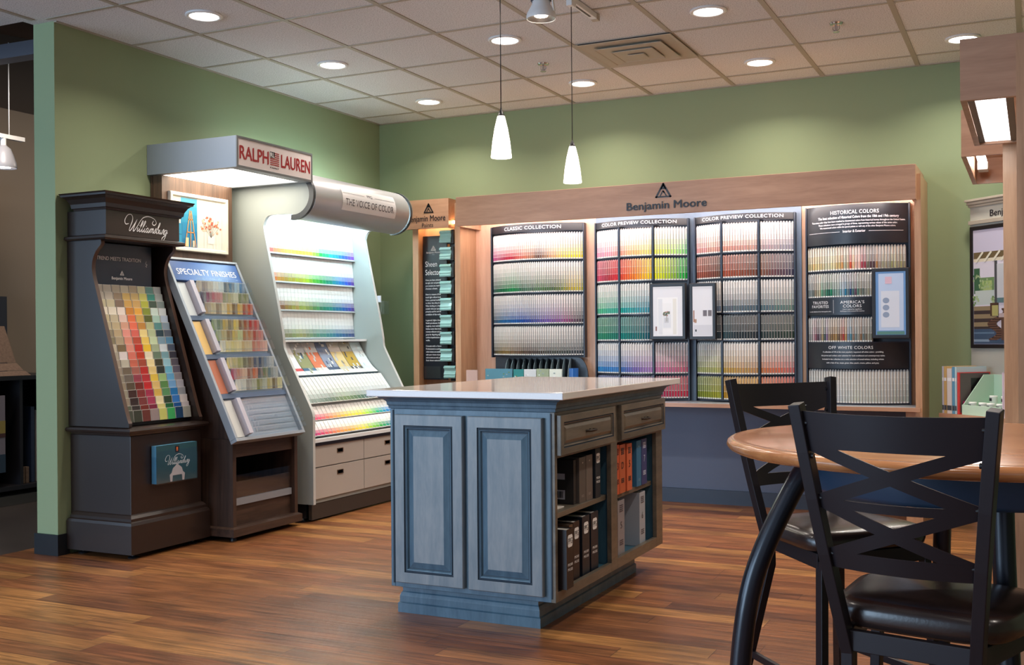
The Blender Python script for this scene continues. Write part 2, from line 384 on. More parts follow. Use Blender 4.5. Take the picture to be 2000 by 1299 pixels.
G_shade = glow('frosted_glass_lit', (1, .86, .72), 3.2)
G_tube = glow('fluorescent_tube', (1, .95, .88), 20)
G_rl = glow('hood_diffuser', (1, .93, .80), 4)
G_cool = glow('cool_tube', (.70, .93, 1), 72)

# ================================================================== ROOM
Z0 = 0
S('floor', rbox(-5.17, -3.5, -.05, 4.0, 7.7, 0), M_floor)
S('floor', rbox(-9.5, -3.5, -.05, -5.17, 11, -.001), M_tile)
cm = MB(); cm.box(-9.5, -3.5, CEIL, 4.0, 4.2, CEIL+.04).box(-5.02, 4.2, CEIL, 4.0, 7.7, CEIL+.04)
S('ceiling', cm, M_ceil)
g = MB(); gx = [-4.332+.6096*i for i in range(-7, 14)]; gy = [4.222+.6096*j for j in range(-12, 6)]
for x in gx:
    if x > 3.95: continue
    g.box(x-.015, -3.5, CEIL-.004, x+.015, 7.56 if x > -4.9 else 4.2, CEIL-.0005)
for y in gy:
    g.box(-9.4 if y < 4.2 else -4.86, y-.012, CEIL-.0042, 3.98, y+.012, CEIL-.0007)
g.box(-4.86, 4.27, CEIL-.006, -4.84, 7.56, CEIL-.0005); g.box(-4.86, 7.54, CEIL-.006, 1.0, 7.56, CEIL-.0005)
S('ceiling_grid', g, M_tbar)
S('wall_left', rbox(-5.02, 4.27, 0, -4.86, 7.72, CEIL), M_green)
S('wall_back', rbox(-4.86, 7.56, 0, .42, 7.72, CEIL), M_green)
S('wall_right', rbox(.36, 4.06, 0, .5, 7.56, CEIL), M_green)
S('wall_right', rbox(.5, 4.06, 0, 4.0, 4.2, CEIL), M_green)
S('wall_right', rbox(3.9, -3.5, 0, 4.0, 4.06, CEIL), M_green)
S('baseboard_left', MB().box(-5.032, 4.258, 0, -4.848, 4.27, .115).box(-4.86, 4.27, 0, -4.848, 4.34, .115).box(-5.032, 4.27, 0, -5.02, 7.7, .115), M_basebd)
# adjoining showroom
S('wall_adjoining_left', rbox(-8.2, -3.5, 0, -8.05, 11, 4.2), M_dim)
S('wall_adjoining_back', rbox(-8.05, 10.5, 0, -5.02, 10.6, 4.2), M_dim)
S('ceiling_adjoining', rbox(-8.2, 4.2, 4.2, -5.02, 11, 4.25), mat('deck_dark', (50, 44, 42), .9))
S('wall_adjoining_right', rbox(-5.02, 4.2, CEIL+.04, -4.95, 11, 4.2), M_dim)
# ---- recessed downlights on the tile grid
spots = [(-4.05, 4.56), (-4.05, 5.755), (-4.05, 6.98), (-2.81, 4.53), (-2.81, 5.745), (-2.81, 6.975), (-1.58, 4.53), (-1.58, 5.745), (-1.58, 6.97), (-.37, 5.745), (-.37, 6.98), (-.37, 4.53)]
place = ['nearest the wall end above the dark carved stand', 'over the slanted blue-headed stand', 'near the room corner over the curved silver canopy', None, 'left of the square air vent, nearer the track', 'above the left end of the long wooden header', None, 'right of the square air vent, toward the camera', 'above the black-headed rack, back row', None, 'beside the maple light box at the right', None]
seen = {0, 1, 2, 4, 5, 7, 8, 10}
for i, (x, y) in enumerate(spots):
    if i in seen:
        t = T('downlight', 'round recessed ceiling light '+place[i], 'ceiling light', (x, y, CEIL-.012), group='recessed ceiling lights')
        P('trim_ring', MB().lathe([(.098, .0115), (.1, .004), (.094, 0), (.08, 0), (.076, .006), (.076, .0115)], (x, y, CEIL-.012), 40, cap=False), M_white, t)
        P('lens', MB().lathe([(.0755, .009), (.0755, .004), (0, .003)], (x, y, CEIL-.012), 32, cap=False), G_can, t)
    else: t = None
    area('downlight_beam', (x, y, CEIL-.03), (0, 0, -1), .14, .14, 9.5, (1, .9, .79), spread=140, shape='DISK', parent=t)
for x in (-2.81, -.37, 1.6, -5.3):
    for y in (.6, 2.6): area('downlight_beam', (x, y, CEIL-.03), (0, 0, -1), .14, .14, 9, (1, .9, .8), spread=140, shape='DISK')
# ---- sprinklers
for x, y, l in ((-2.84, 6.368, 'small chrome fire sprinkler between the two hanging pendants and the vent'), (-.997, 6.313, 'small chrome fire sprinkler right of the vent, alone on its tile')):
    t = T('fire_sprinkler', l, 'sprinkler', (x, y, CEIL-.05), group='ceiling sprinklers')
    P('escutcheon', MB().lathe([(.014, -.004), (.034, -.008), (.038, 0)], (x, y, CEIL-.001), 24), M_chrome, t)
    P('head', MB().lathe([(.007, -.045), (.009, -.02), (.008, -.008)], (x, y, CEIL), 12).tube([(x-.016, y, CEIL-.012), (x-.018, y, CEIL-.035), (x, y, CEIL-.05)], .0025, 6).tube([(x+.016, y, CEIL-.012), (x+.018, y, CEIL-.035), (x, y, CEIL-.05)], .0025, 6).lathe([(0, -.054), (.019, -.052), (.019, -.049), (0, -.049)], (x, y, CEIL), 16), M_chrome, t)
# ---- air vent
vx0, vy0, vx1, vy1 = -2.48, 6.035, -1.885, 6.625
t = T('air_vent', 'square cream ceiling air diffuser with nested louvres and dark dust streaks', 'air vent', (-2.18, 6.33, CEIL-.03))
P('backing', rbox(vx0+.01, vy0+.01, CEIL-.006, vx1-.01, vy1-.01, CEIL-.0045), mat('vent_shadow', (40, 38, 38), .8), t)
M_vent = mat('vent_cream', (176, 166, 150), .5)
for k, (a, b_, z) in enumerate(((0, .05, .012), (.085, .13, .026), (.165, .21, .034), (.245, .29, .04))):
    m = MB(); m.nest(lambda u, v, n: Vector((vx0+u, vy0+v, CEIL-n)), vx1-vx0, vy1-vy0, [(a, z), (a+.003, z+.003), (b_, .006 if k < 3 else z+.002)], [0, 0, 0, 0] if k == 3 else [0, 0, 1])
    # drop the centre lid except for the last cone
    if k < 3: m.f.pop(-2); m.mi.pop(-2); m.col.pop(-2); m.sm.pop(-2)
    P('louvre', m, [M_vent, M_vent], t, fix=False)
# ---- light track, spot head, pendants
TX = -2.15
t = T('light_track', 'white ceiling track carrying a spot head and two glass pendants', 'light track', (TX, 4.4, CEIL-.035))
P('rail', rbox(TX-.018, 3.2, CEIL-.034, TX+.018, 5.53, CEIL-.005), M_white, t, bevel=.002)
P('slot', rbox(TX-.006, 3.22, CEIL-.0352, TX+.006, 5.45, CEIL-.0342), M_black, t)
P('end_cap', rbox(TX-.02, 5.5, CEIL-.037, TX+.02, 5.545, CEIL-.004), M_vent, t, bevel=.002)
sx, sy, sz = -2.15, 4.8, 2.735
t = T('track_spot', 'white bell-shaped spot head with fins hanging from the ceiling track', 'spotlight', (sx, sy, sz))
P('shade', MB().lathe([(.07, 0), (.073, .012), (.068, .03), (.045, .07), (.036, .12), (.03, .155), (.012, .17), (.012, .19)], (sx, sy, sz), 36, cap=False), M_white, t)
P('reflector', MB().lathe([(.068, .002), (.05, .02), (.03, .03)], (sx, sy, sz), 32, cap=False), mat('reflector', (120, 116, 112), .3, metal=.6), t)
P('bulb', MB().lathe([(0, .012), (.032, .014), (.034, .028)], (sx, sy, sz), 24, cap=False), glow('spot_bulb', (1, .85, .7), 18), t)
fm = MB()
for k in range(14):
    a = k*math.tau/14; fm.bar((sx+.045*math.cos(a), sy+.045*math.sin(a), sz+.085), (sx+.04*math.cos(a), sy+.04*math.sin(a), sz+.14), .003, .012, (math.cos(a), math.sin(a), 0))
P('cooling_fin', fm, mat('fin_grey', (80, 84, 92), .4), t)
P('bracket', MB().bar((sx+.07, sy, sz+.03), (sx+.05, sy, sz+.185), .02, .005, (1, 0, 0)).bar((sx, sy, sz+.185), (sx, sy, CEIL-.036), .02, .02, (1, 0, 0)), M_white, t)
for y, zb, l in ((4.33, 1.99, 'cone-shaped frosted glass pendant, the higher-looking one nearer the camera'), (5.11, 1.974, 'cone-shaped frosted glass pendant, the farther one near the track end')):
    x = TX+(.0 if y > 5 else .02)
    x = -2.12 if y > 5 else -2.14
    t = T('pendant_lamp', l, 'pendant lamp', (x, y, zb), group='frosted glass pendants')
    P('lamp_shade', MB().lathe([(.046, 0), (.047, .004), (.04, .07), (.03, .13), (.019, .176), (.016, .186), (.0, .187)], (x, y, zb), 36, cap=False), G_shade, t)
    P('socket_cap', MB().lathe([(.014, .184), (.017, .19), (.012, .194), (.01, .204), (.004, .214), (.003, .222)], (x, y, zb), 20), M_black, t)
    P('cord', MB().tube([(x, y, zb+.215), (x, y, CEIL-.075)], .0022, 6), M_black, t)
    P('track_adapter', MB().box(x-.016, y-.03, CEIL-.078, x+.016, y+.03, CEIL-.0365), M_white, t, bevel=.003)
# ================================================================== DARK CARVED STAND (Williamsburg)
WX, WY0, WY1 = -4.86, 4.345, 4.915
SLP = [(-4.405, .70), (-4.405, .735), (-4.43, .80), (-4.53, 1.12), (-4.64, 1.47), (-4.665, 1.56), (-4.665, 1.62), (-4.64, 1.675), (-4.60, 1.715), (-4.60, 1.74)]
t = T('paint_chip_stand', 'dark brown carved floor stand with crown top, nearest the wall end', 'display stand', (-4.62, 4.63, 0))
P('body', rbox(WX+.004, WY0+.012, .03, -4.405, WY1-.012, .665), M_espresso, t, bevel=.003)
P('plinth', MB().ring([(0, .03), (.035, .03), (.035, .185), (.03, .2), (.02, .205), (.02, .22), (.008, .235), (0, .24)], WX+.042, WY0+.012, -4.405, WY1-.012), M_espresso, t)
P('waist_moulding', MB().ring([(0, .665), (.012, .668), (.016, .68), (.034, .684), (.038, .695), (.034, .705), (.02, .708), (0, .712)], WX+.042, WY0+.012, -4.41, WY1-.012), M_espresso, t)
side = [(WX+.004, .713)]+[(p[0], max(p[1], .713)) for p in catmull(SLP, 5)]+[(WX+.004, 1.74)]
for y in (WY0, WY1-.022):
    m = MB().prism(side, lambda p, q, a: (p, a, q), y, y+.022); P('side_panel', m, M_espresso, t)
edge = catmull(SLP[1:], 6)
for y in (WY0, WY1-.022):
    m = MB()
    for (a, b), (c, d) in zip(edge, edge[1:]):
        m.quad((a+.0015, y-.002, b), (a+.0015, y+.024, b), (c+.0015, y+.024, d), (c+.0015, y-.002, d))
    P('edge_band', m, mat('espresso_edge', (84, 62, 52), .4), t)
P('back_panel', rbox(WX+.005, WY0+.023, .713, WX+.015, WY1-.023, 1.74), M_black, t)
P('ledge_moulding', MB().ring([(0, 1.741), (.02, 1.741), (.026, 1.75), (.024, 1.762), (.01, 1.768), (0, 1.77)], WX+.03, WY0+.002, -4.57, WY1-.002), M_espresso, t)
P('sign_box', rbox(WX+.004, WY0+.004, 1.771, -4.565, WY1-.004, 1.905), M_espresso, t)
P('crown_moulding', MB().ring([(0, 1.905), (.008, 1.905), (.012, 1.915), (.018, 1.918), (.022, 1.94), (.036, 1.965), (.05, 1.978), (.058, 1.98), (.06, 1.99), (.066, 1.998), (0, 1.998)], WX+.072, WY0+.004, -4.565, WY1-.004), M_espresso, t)
# wall side: lettering on the sign box and the script
fs = FR((-4.5645, (WY0+WY1)/2, 1.825), (0, 1, 0), (0, 0, 1), (1, 0, 0))
WIL = [[(-.6, 1.5), (-1.5, 1.35), (-2.1, 2.1), (-1.7, 3.2), (-.7, 3.5), (.1, 3.0), (.35, 2.1), (.15, 1.0), (.1, .15), (.5, .1), (1.2, 1.3), (1.8, 2.6)],
       [(1.8, 2.6), (1.45, 1.2), (1.4, .15), (1.75, .1), (2.5, 1.3), (3.0, 2.4), (3.8, 3.2), (5.4, 3.5), (7.4, 3.1), (8.4, 2.3), (7.9, 1.75), (7.1, 2.1), (7.3, 2.7)],
       [(2.75, .9), (2.65, .25), (2.85, .0), (3.2, .35)], [(3.05, 1.3), (3.15, 1.42)],
       [(3.2, .35), (3.75, 1.5), (3.95, 2.3), (3.7, 2.4), (3.5, 1.4), (3.45, .25), (3.65, 0), (4.0, .35)],
       [(4.0, .35), (4.55, 1.5), (4.75, 2.3), (4.5, 2.4), (4.3, 1.4), (4.25, .25), (4.45, 0), (4.8, .35), (5.05, .9), (4.98, .25), (5.2, 0), (5.5, .35)], [(5.3, 1.3), (5.4, 1.42)],
       [(6.25, .85), (5.95, 1.0), (5.65, .7), (5.6, .2), (5.85, .0), (6.15, .35), (6.35, .95), (6.28, .25), (6.5, 0), (6.75, .35)],
       [(6.75, .35), (7.0, .95), (6.95, 0)], [(6.98, .45), (7.3, .98), (7.5, .8), (7.42, 0)], [(7.45, .45), (7.8, .98), (8.0, .8), (7.95, .2), (8.15, 0), (8.45, .4)],
       [(8.45, .4), (8.85, 1.15), (8.95, .6), (8.8, .1), (8.5, .05)],
       [(8.95, .2), (9.3, .6), (9.7, 1.8), (9.75, 2.4), (9.5, 2.3), (9.35, 1.2), (9.3, .2), (9.55, 0), (9.85, .25), (9.85, .75), (9.65, .9), (10.1, .8)],
       [(10.2, .95), (10.12, .2), (10.35, 0), (10.65, .35), (10.8, .95), (10.75, .2), (10.95, 0), (11.2, .4)],
       [(11.2, .4), (11.45, 1.1), (11.7, .85), (11.62, .2), (11.8, 0), (12.05, .4)],
       [(12.6, .85), (12.3, 1.0), (12.0, .7), (12.0, .15), (12.25, .0), (12.55, .4), (12.75, .95), (12.65, -.4), (12.3, -1.3), (11.75, -1.35), (11.7, -.8), (12.4, -.2), (13.1, .5)]]
def script(m, fr, h, cx, cy, n0=.0012):
    k = h/2.2
    for st in WIL:
        pts = [((x-5.7+y*.4)*k*.86+cx, (y-.8)*k+cy) for x, y in st]
        m.stroke(pts, lambda q: k*(.12+.07*math.sin(q*9)**2), fr, n0, smooth=len(pts) > 2)
m = MB(); script(m, fs, .058, .012, -.002)
P('script_lettering', m, M_wtext, t, fix=False, label='white script lettering')
# inner header card
fh = FR((-4.702, (WY0+WY1)/2-.02, 1.595), (0, 1, 0), (-.0, 0, 1), (1, 0, 0))
P('header_card', rbox(-4.71, WY0+.023, 1.50, -4.7025, WY1-.09, 1.735), mat('header_navy', (28, 44, 62), .3), t, label='navy card with white lettering')
m = MB().text('TREND MEETS TRADITION', fh, .022, -.035, .045, wmax=.33).text('Benjamin Moore', fh, .017, -.015, -.062, bold=.02, wmax=.16)
m.stroke([(.175, .055), (.168, .04), (.18, .035), (.17, .025), (.178, .02)], .002, fh)
def logo(m, fr, s, x, y, n0=.0014, ex=0):
    """triangle with an M-shaped mountain cut out of it"""
    tri = [(-.5, 0), (.5, 0), (0, .87)]
    def tr(px, py): return (x+px*s, y+py*s)
    def bandline(a, b, w): 
        m.stroke([tr(*a), tr(*b)], w*s, fr, n0, smooth=False)
    bandline((-.5, .045), (.5, .045), .09); bandline((-.47, .0), (.02, .86), .12); bandline((.47, .0), (-.02, .86), .12)
    n = m.add([fr(*tr(px, py), n0) for px, py in ((-.2, .5), (.2, .5), (0, .87))]); m.face((n, n+1, n+2))
    bandline((-.2, .08), (-.02, .42), .08); bandline((-.02, .42), (.06, .28), .08); bandline((.2, .08), (.0, .4), .07)
logo(m, fh, .03, -.015, -.036)
P('card_lettering', m, M_wtext, t, fix=False, label='small white lettering')
for x, y in ((-4.80, WY0+.05), (-4.43, WY0+.05), (-4.43, WY1-.06)):
    P('levelling_foot', MB().lathe([(.028, 0), (.03, .006), (.01, .012), (.008, .03)], (x, y, 0), 20), M_black, t)
# stepped shelf
xs0, zs0, xs1, zs1 = -4.455, .735, -4.68, 1.452; NR = 18
m = MB()
for r in range(NR):
    f = r/(NR-1); x = xs1+(xs0-xs1)*f; z = zs1+(zs0-zs1)*f
    m.box(WX+.02, WY0+.024, z-.02, x-.0265, WY1-.024, z-.002)
P('step', m, M_black, t)
WC = ['B9B1A4 B3A893 C0B8A2 A99A80 C6C39C 5E8A86 A6ACAE', 'B8B0A2 97856F C9A964 C0A56C C2C06A 3D8C80 A0A8A8', 'C8C0A0 857060 D0A458 CCA566 B4B84A 46584C 7E8C8C',
      'ECE4D2 EFE2D8 D08A3C E8AC48 88963C C8DCD4 CCD4D8', 'C8BC98 C9BDA0 E8CCC0 E8784C D0AC60 5C6430 A9CCC0 B4C4D8', 'C0B494 C4B490 DCA890 F0785C C48C44 B8BC8C 5A9090 8CA0B0',
      '9A9078 C0AC88 EC9C90 E06C60 F0DC94 B4C49C 2A4450 5A6474', '8C8468 B4A488 E09480 C0503C F0D068 C8DCB4 7C9CB0 5C90B4', 'C4BCA8 7C6A4C E49484 C83428 F0C838 A4B494 D4E0E8 505C70',
      'B0A898 E4DCDC DC7868 C43C20 ECE4C8 6C8470 7CA8B4 3C3C48', 'A89C8C C0BCAC CC6C58 A84C38 F0E0A8 40402C 98C8D8 5C5864', 'A09484 746858 A86458 BC2C28 E4CC88 2C3430 70B8D4 646070',
      '948C7C 706860 984050 B83038 E4C44C 98BC7C 64A8D4 8C8890', '988C78 584C3C 74241C C8282C E0C078 5C8C50 74A8D8 A8A8B4', '9C9684 402420 843030 A83050 D8B458 589060 2878B8 90949C',
      '988C7C 342424 7C3838 A83C5C E8DCB0 2C4430 3878C4 C8C0C0', '5C6454 342C2C 742820 7C2440 D4CC84 1C6038 185090 B8B0B4', '4C5044 383C30 683028 988888 C8C870 3CA45C 183C60 989890']
WC = [r.split() for r in WC]
pitch = (WY1-WY0-.056)/8
for r in range(NR):
    f = r/(NR-1); x = xs1+(xs0-xs1)*f; z = zs1+(zs0-zs1)*f; row = WC[r]; n = len(row)
    cols = row if n == 8 else [row[0]]+row
    for c, h_ in enumerate(cols[:8]):
        y = WY0+.028+c*pitch; col = hx(h_); zz = z+random.uniform(-.001, .001)
        m = MB(); hgt = .05 if r < NR-1 else .066
        fr = FR((x-.004, y+.001, zz), (0, 1, 0), (-.12, 0, 1), None); w = pitch-.0035
        m.obox(fr, 0, 0, -.018, w, hgt, 0, col=hx('cfccc6'))
        # printed colour with white margins on a slightly bowed face
        m.obox(fr, .002, 0, .0002, w-.0015, hgt-.002, .0016, col=col)
        o = P('paint_chip', m, M_card); rr = ordn(r+1)
        tag(o, '%s paint chip, %s row, %s from left, dark stand' % (cname(col), rr, ordn(c+1)), 'paint chip', 'paint chips on the dark carved stand')
# brochure box on the front
t = T('brochure_holder', 'clear acrylic pocket screwed to the front of the dark carved stand', 'brochure holder', (-4.385, 4.66, .39))
P('pocket', MB().box(-4.402, 4.50, .384, -4.36, 4.83, .388).box(-4.362, 4.50, .388, -4.36, 4.83, .57).box(-4.402, 4.50, .388, -4.362, 4.502, .54).box(-4.402, 4.828, .388, -4.362, 4.83, .54), M_acry, t)
t = T('brochure_stack', 'teal brochures with script title in the clear pocket of the dark stand', 'brochures', (-4.385, 4.66, .39))
P('pages', rbox(-4.40, 4.505, .39, -4.366, 4.825, .60), mat('paper_edge_blue', (90, 150, 180), .5), t)
P('cover', rbox(-4.3655, 4.505, .39, -4.3645, 4.825, .60), mat('cover_teal', (44, 84, 94), .35), t)
fb = FR((-4.3643, 4.665, .50), (0, 1, 0), (0, 0, 1), (1, 0, 0))
m = MB(); script(m, fb, .034, .0, .0, .0004); P('title', m, M_wtext, t, fix=False)
m = MB(); m.box(-4.3642, 4.65, .553, -4.3638, 4.68, .588, 0).lathe([(0, 0), (.0095, .0), (.0095, .0004), (0, .0004)], (0, 0, 0), 4, 0)
m = MB().box(-4.3642, 4.65, .553, -4.3638, 4.68, .588, 0).box(-4.3638, 4.659, .56, -4.3635, 4.671, .582, 1)
P('emblem', m, [M_btext, mat('emblem_orange', (214, 110, 60), .5)], t)
m = MB()   # carved pediment picture
ped = [(-.055, -.108), (-.06, -.07), (-.045, -.06), (-.035, -.035), (-.012, -.02), (0, -.005), (.012, -.02), (.035, -.035), (.045, -.06), (.06, -.07), (.055, -.108), (.04, -.108), (.036, -.075), (-.036, -.075), (-.04, -.108)]
n = m.add([fb(a*1.0, b+.0, .0006) for a, b in ped]); m.face(range(n, n+len(ped)))
P('cover_picture', m, mat('carving_grey', (196, 184, 184), .6), t, fix=False)

# ================================================================== SLANTED STAND + LIT HOOD (Ralph Lauren)
YA, YB = 4.97, 5.585
STAND = t = T('finish_sample_stand', 'walnut stand with slanted silver card frame and lit silver hood lettered dark red', 'display stand', (-4.5, 5.27, 0))
P('side_panel', rbox(-4.85, YA, .04, -4.225, YA+.03, .60), M_walnut, t)
P('side_panel', rbox(-4.85, YB-.03, .04, -4.225, YB, .60), M_walnut, t)
P('back_panel', rbox(-4.80, YA+.03, .04, -4.78, YB-.03, .60), M_walnutH, t)
P('apron_panel', rbox(-4.27, YA+.03, .49, -4.245, YB-.03, .60), M_walnutH, t)
P('inner_panel', rbox(-4.28, YA+.03, .07, -4.262, YB-.03, .34), M_walnutH, t)
P('plinth', MB().ring([(0, .03), (.02, .03), (.02, .075), (0, .085)], -4.83, YA, -4.225, YB), M_walnutH, t)
P('levelling_foot', MB().lathe([(.02, 0), (.02, .01), (.008, .03)], (-4.26, YA+.04, 0), 16), M_black, t)
P('silver_strip', rbox(-4.262, YA+.035, .205, -4.2455, YB-.035, .245), M_silver, t)
P('literature_pane', rbox(-4.25, YA+.04, .2455, -4.247, YB-.045, .385), M_acry, t)
wedge = [(-4.84, .601), (-4.225, .601), (-4.70, 1.62), (-4.84, 1.62)]
for y in (YA+.005, YB-.035): P('shade_wedge', MB().prism(wedge, lambda p, q, a: (p, a, q), y, y+.03), M_walnut, t)  # dark wedges standing in for the shaded space behind the slanted frame
# slanted frame
B0 = Vector((-4.15, 0, .597)); TOP = Vector((-4.69, 0, 1.69)); VV = (TOP-B0).normalized(); LEN = (TOP-B0).length
YL, YR = 4.921, 5.572
fp = FR((B0.x, YL, B0.z), (0, 1, 0), VV, None); WID = YR-YL      # n = u x v
if (fp(0, 0, 1)-fp(0, 0, 0)).x < 0: fp = FR((B0.x, YL, B0.z), (0, 1, 0), VV, Vector((VV.z, 0, -VV.x)))
m = MB().obox(fp, 0, 0, -.05, WID, .02, 0).obox(fp, 0, LEN-.015, -.05, WID, LEN, 0).obox(fp, 0, .02, -.05, .02, LEN-.015, 0).obox(fp, WID-.02, .02, -.05, WID, LEN-.015, 0)
P('silver_frame', m, M_silver, t, bevel=.002)
P('backing_board', MB().obox(fp, .02, .02, -.05, WID-.02, LEN-.015, -.028), mat('board_grey', (150, 156, 166), .5), t)
P('title_strip', MB().obox(fp, .025, LEN-.155, -.028, WID-.025, LEN-.025, -.004), mat('title_blue', (44, 84, 150), .35), t, label='blue strip with white lettering')
m = MB().text('SPECIALTY FINISHES', fp, .042, WID/2, LEN-.115, width=WID*.82, n0=-.003, bold=-.01); P('lettering', m, M_wtext, t, fix=False)
for k in range(3): 
    v = [.79, .53, .27][k]+.005; P('label_rail', MB().obox(fp, .02, v, -.0279, WID-.02, v+.031, -.012), mat('rail_slate', (74, 92, 118), .4), t)
blocks = [(.83, 1.055, 'C4CDD2', 'pale grey'), (.57, .79, 'DDBB78', 'sandy yellow'), (.31, .53, 'B06A50', 'terracotta'), (.03, .265, 'C2C3C0', 'light grey')]
FC = [['B8A890 8C8078 C4BCAC D8DCD4 C8D4D4 304858 5C7C98 B0C8D4 3C6C98', '4C4858 8C4C60 B86A70 C08480 8C9470 B4AC80 D4D0B0 6C7448 8C8C60', 'A89474 C8B890 8C7860 D8C8A0 C8A050 6C5030 E0B050 A84838 C45034'],
      ['8C9C70 707C60 C8A850 7C6C50 E0C058 784C34 A04C30 B83830 C85048', 'A0AC80 C4B078 8C7048 D0B458 C4CC90 A86438 C07850 B04438 D48078', 'E4E0C8 E0D090 D8C880 E4D49C C8A878 D0B890 C06C58 D08878 E0B0A0'],
      ['D8C480 C0B478 A0A060 68644C 7C6450 48546C 384C68 8090A0 B8BCBC', 'B04C60 C48870 D8B498 88503C C86030 405058 707C58 6C7C80 B0B4B4', 'E0DCCC C8C8BC 90887C A8A890 787C38 A8AC98 B0A060 68583C D0C890']]
for k, (v0, v1, hb, nm) in enumerate(blocks):
    o = P('color_board', MB().obox(fp, .025, v0, -.027, .108, v1, -.02, col=hx(hb)), M_card); tag(o, '%s sample board at the left end of a row in the slanted silver frame' % nm, 'sample board', 'boards in the slanted frame')
    r = T('card_rack', ['clear stepped card rack just under the blue title strip', 'clear stepped card rack beside the sandy yellow board', 'clear stepped card rack beside the terracotta board', 'empty clear ribbed card rack at the foot of the slanted frame'][k], 'card rack', tuple(fp(.3, v0, 0)), group='clear racks on the slanted frame')
    P('end_block', MB().obox(fp, .112, v0+.005, -.027, .146, v1-.002, .02), mat('rack_lilac', (176, 172, 184), .5), r)
    P('base_tray', MB().obox(fp, .16, v0+.005, -.027, WID-.03, v1, -.015), M_acry2, r)
    m = MB(); st = (v1-v0)/3
    for q in range(4 if k < 3 else 7):
        vv = v0+.004+q*(st if k < 3 else (v1-v0)/6.6)
        m.obox(fp, .16, vv, .018, WID-.02, vv+.003, .04)
        for j in range(19 if q < (3 if k < 3 else 6) else 0):
            u = .163+j*(WID-.18)/18; m.obox(fp, u, vv, .02, u+.0012, vv+(st if k < 3 else .03)*.9, .038)
    P('divider', m, M_acry2, r)
    if k < 3:
        for q in range(3):
            cols = FC[k][q].split(); st = (v1-v0)/3
            for c, h_ in enumerate(cols):
                u = .17+c*(WID-.205)/9; v = v1-(q+1)*st+.01; col = hx(h_); m = MB()
                w = (WID-.205)/9
                for s_ in range(2):   # two cards fanned in each pocket
                    fr = FR(fp(u+s_*w/2, v, -.012), fp(1, 0, 0)-fp(0, 0, 0), (fp(0, 1, 0)-fp(0, 0, 0))+(fp(0, 0, 1)-fp(0, 0, 0))*.45, None)
                    if (fr(0, 0, 1)-fr(0, 0, 0)).x < 0: fr = FR(fr(0, 0, 0), fp(1, 0, 0)-fp(0, 0, 0), (fp(0, 1, 0)-fp(0, 0, 0))+(fp(0, 0, 1)-fp(0, 0, 0))*.45, (fp(0, 0, 1)-fp(0, 0, 0))-(fp(0, 1, 0)-fp(0, 0, 0))*.45)
                    cc = col if s_ == 0 else lerp(col, (.6, .55, .45), .3)
                    m.obox(fr, .0005, 0, 0, w/2-.0005, st*.95, .002, col=cc)
                    m.obox(fr, .001, st*.86, .0021, w/2-.001, st*.95, .0025, col=lerp(cc, (.85, .85, .82), .35))
                o = P('finish_card', m, M_cardg)
                tag(o, '%s finish card, %s in the %s step, %s clear rack on slanted frame' % (cname(col), ordn(c+1), ['top', 'middle', 'bottom'][q], ['top', 'second', 'third'][k]), 'finish card', 'finish cards on the slanted frame')
# board and hood behind
t = STAND
P('backboard', rbox(-4.855, YA+.01, .02, -4.842, 5.62, 2.19), M_walnutl, t)
P('board', rbox(-4.8415, YA+.012, 1.60, -4.765, 5.618, 2.19), M_walnutl, t, label='reddish walnut board behind the picture')
HY0, HY1, HX = 4.955, 5.685, -4.17
m = MB().box(-4.857, HY0, 2.192, HX, HY0+.012, 2.375).box(-4.857, HY0+.012, 2.363, HX, HY1, 2.375).box(HX-.012, HY0+.012, 2.192, HX, HY1, 2.363).box(-4.857, HY1-.012, 2.192, HX-.012, HY1, 2.363)
m.box(-4.857, HY0+.012, 2.192, HX-.012, HY0+.05, 2.2).box(-4.24, HY0+.05, 2.192, HX-.012, HY1-.012, 2.2).box(-4.85, HY1-.05, 2.192, -4.24, HY1-.012, 2.2)
P('hood', m, M_silver, t)
P('diffuser', rbox(-4.84, HY0+.05, 2.2, -4.24, HY1-.05, 2.204), G_rl, t, label='glowing ribbed diffuser under the hood')
fr_ = FR((HX, HY0, 2.192), (0, 1, 0), (0, 0, 1), (1, 0, 0)); HW = HY1-HY0
P('sign_face', MB().obox(fr_, .012, .012, .0042, HW-.012, .171, .005), mat('sign_pinkwhite', (214, 204, 204), .5), t)
P('sign_border', MB().nest(lambda u, v, n: fr_(u, v, n), HW, .183, [(0, .0005), (0, .007), (.012, .007), (.014, .004)], [0, 0, 0, 1]), [mat('border_grey', (104, 106, 108), .5), mat('sign_pinkwhite', (214, 204, 204), .5)], t, fix=False)
M_red = mat('sign_red', (150, 24, 32), .5)
m = MB().text('RALPH', fr_, .082, .026, .052, width=.264, align='L', bold=.035, n0=.0055).text('LAUREN', fr_, .082, .704, .052, width=.292, align='R', bold=.035, n0=.0055)
P('lettering', m, M_red, t, fix=False, label='dark red capital lettering')
m = MB()
for k in range(7): m.obox(fr_, .305+(0 if k > 2 else .045), .125-k*.012, .0052, .392, .131-k*.012, .0058, 0)
m.obox(fr_, .305, .098, .0052, .35, .134, .0058, 1); m.text('RL', fr_, .028, .327, .102, bold=.02, n0=.0062, mi=2).text('PAINT', fr_, .009, .348, .033, width=.085, bold=.03, n0=.0055, mi=1)
P('flag_logo', m, [M_red, M_btext, M_wtext], t, fix=False)
area('hood_lamp', (-4.55, 5.32, 2.188), (0, 0, -1), .5, .55, 4.5, (1, .9, .72), parent=t)
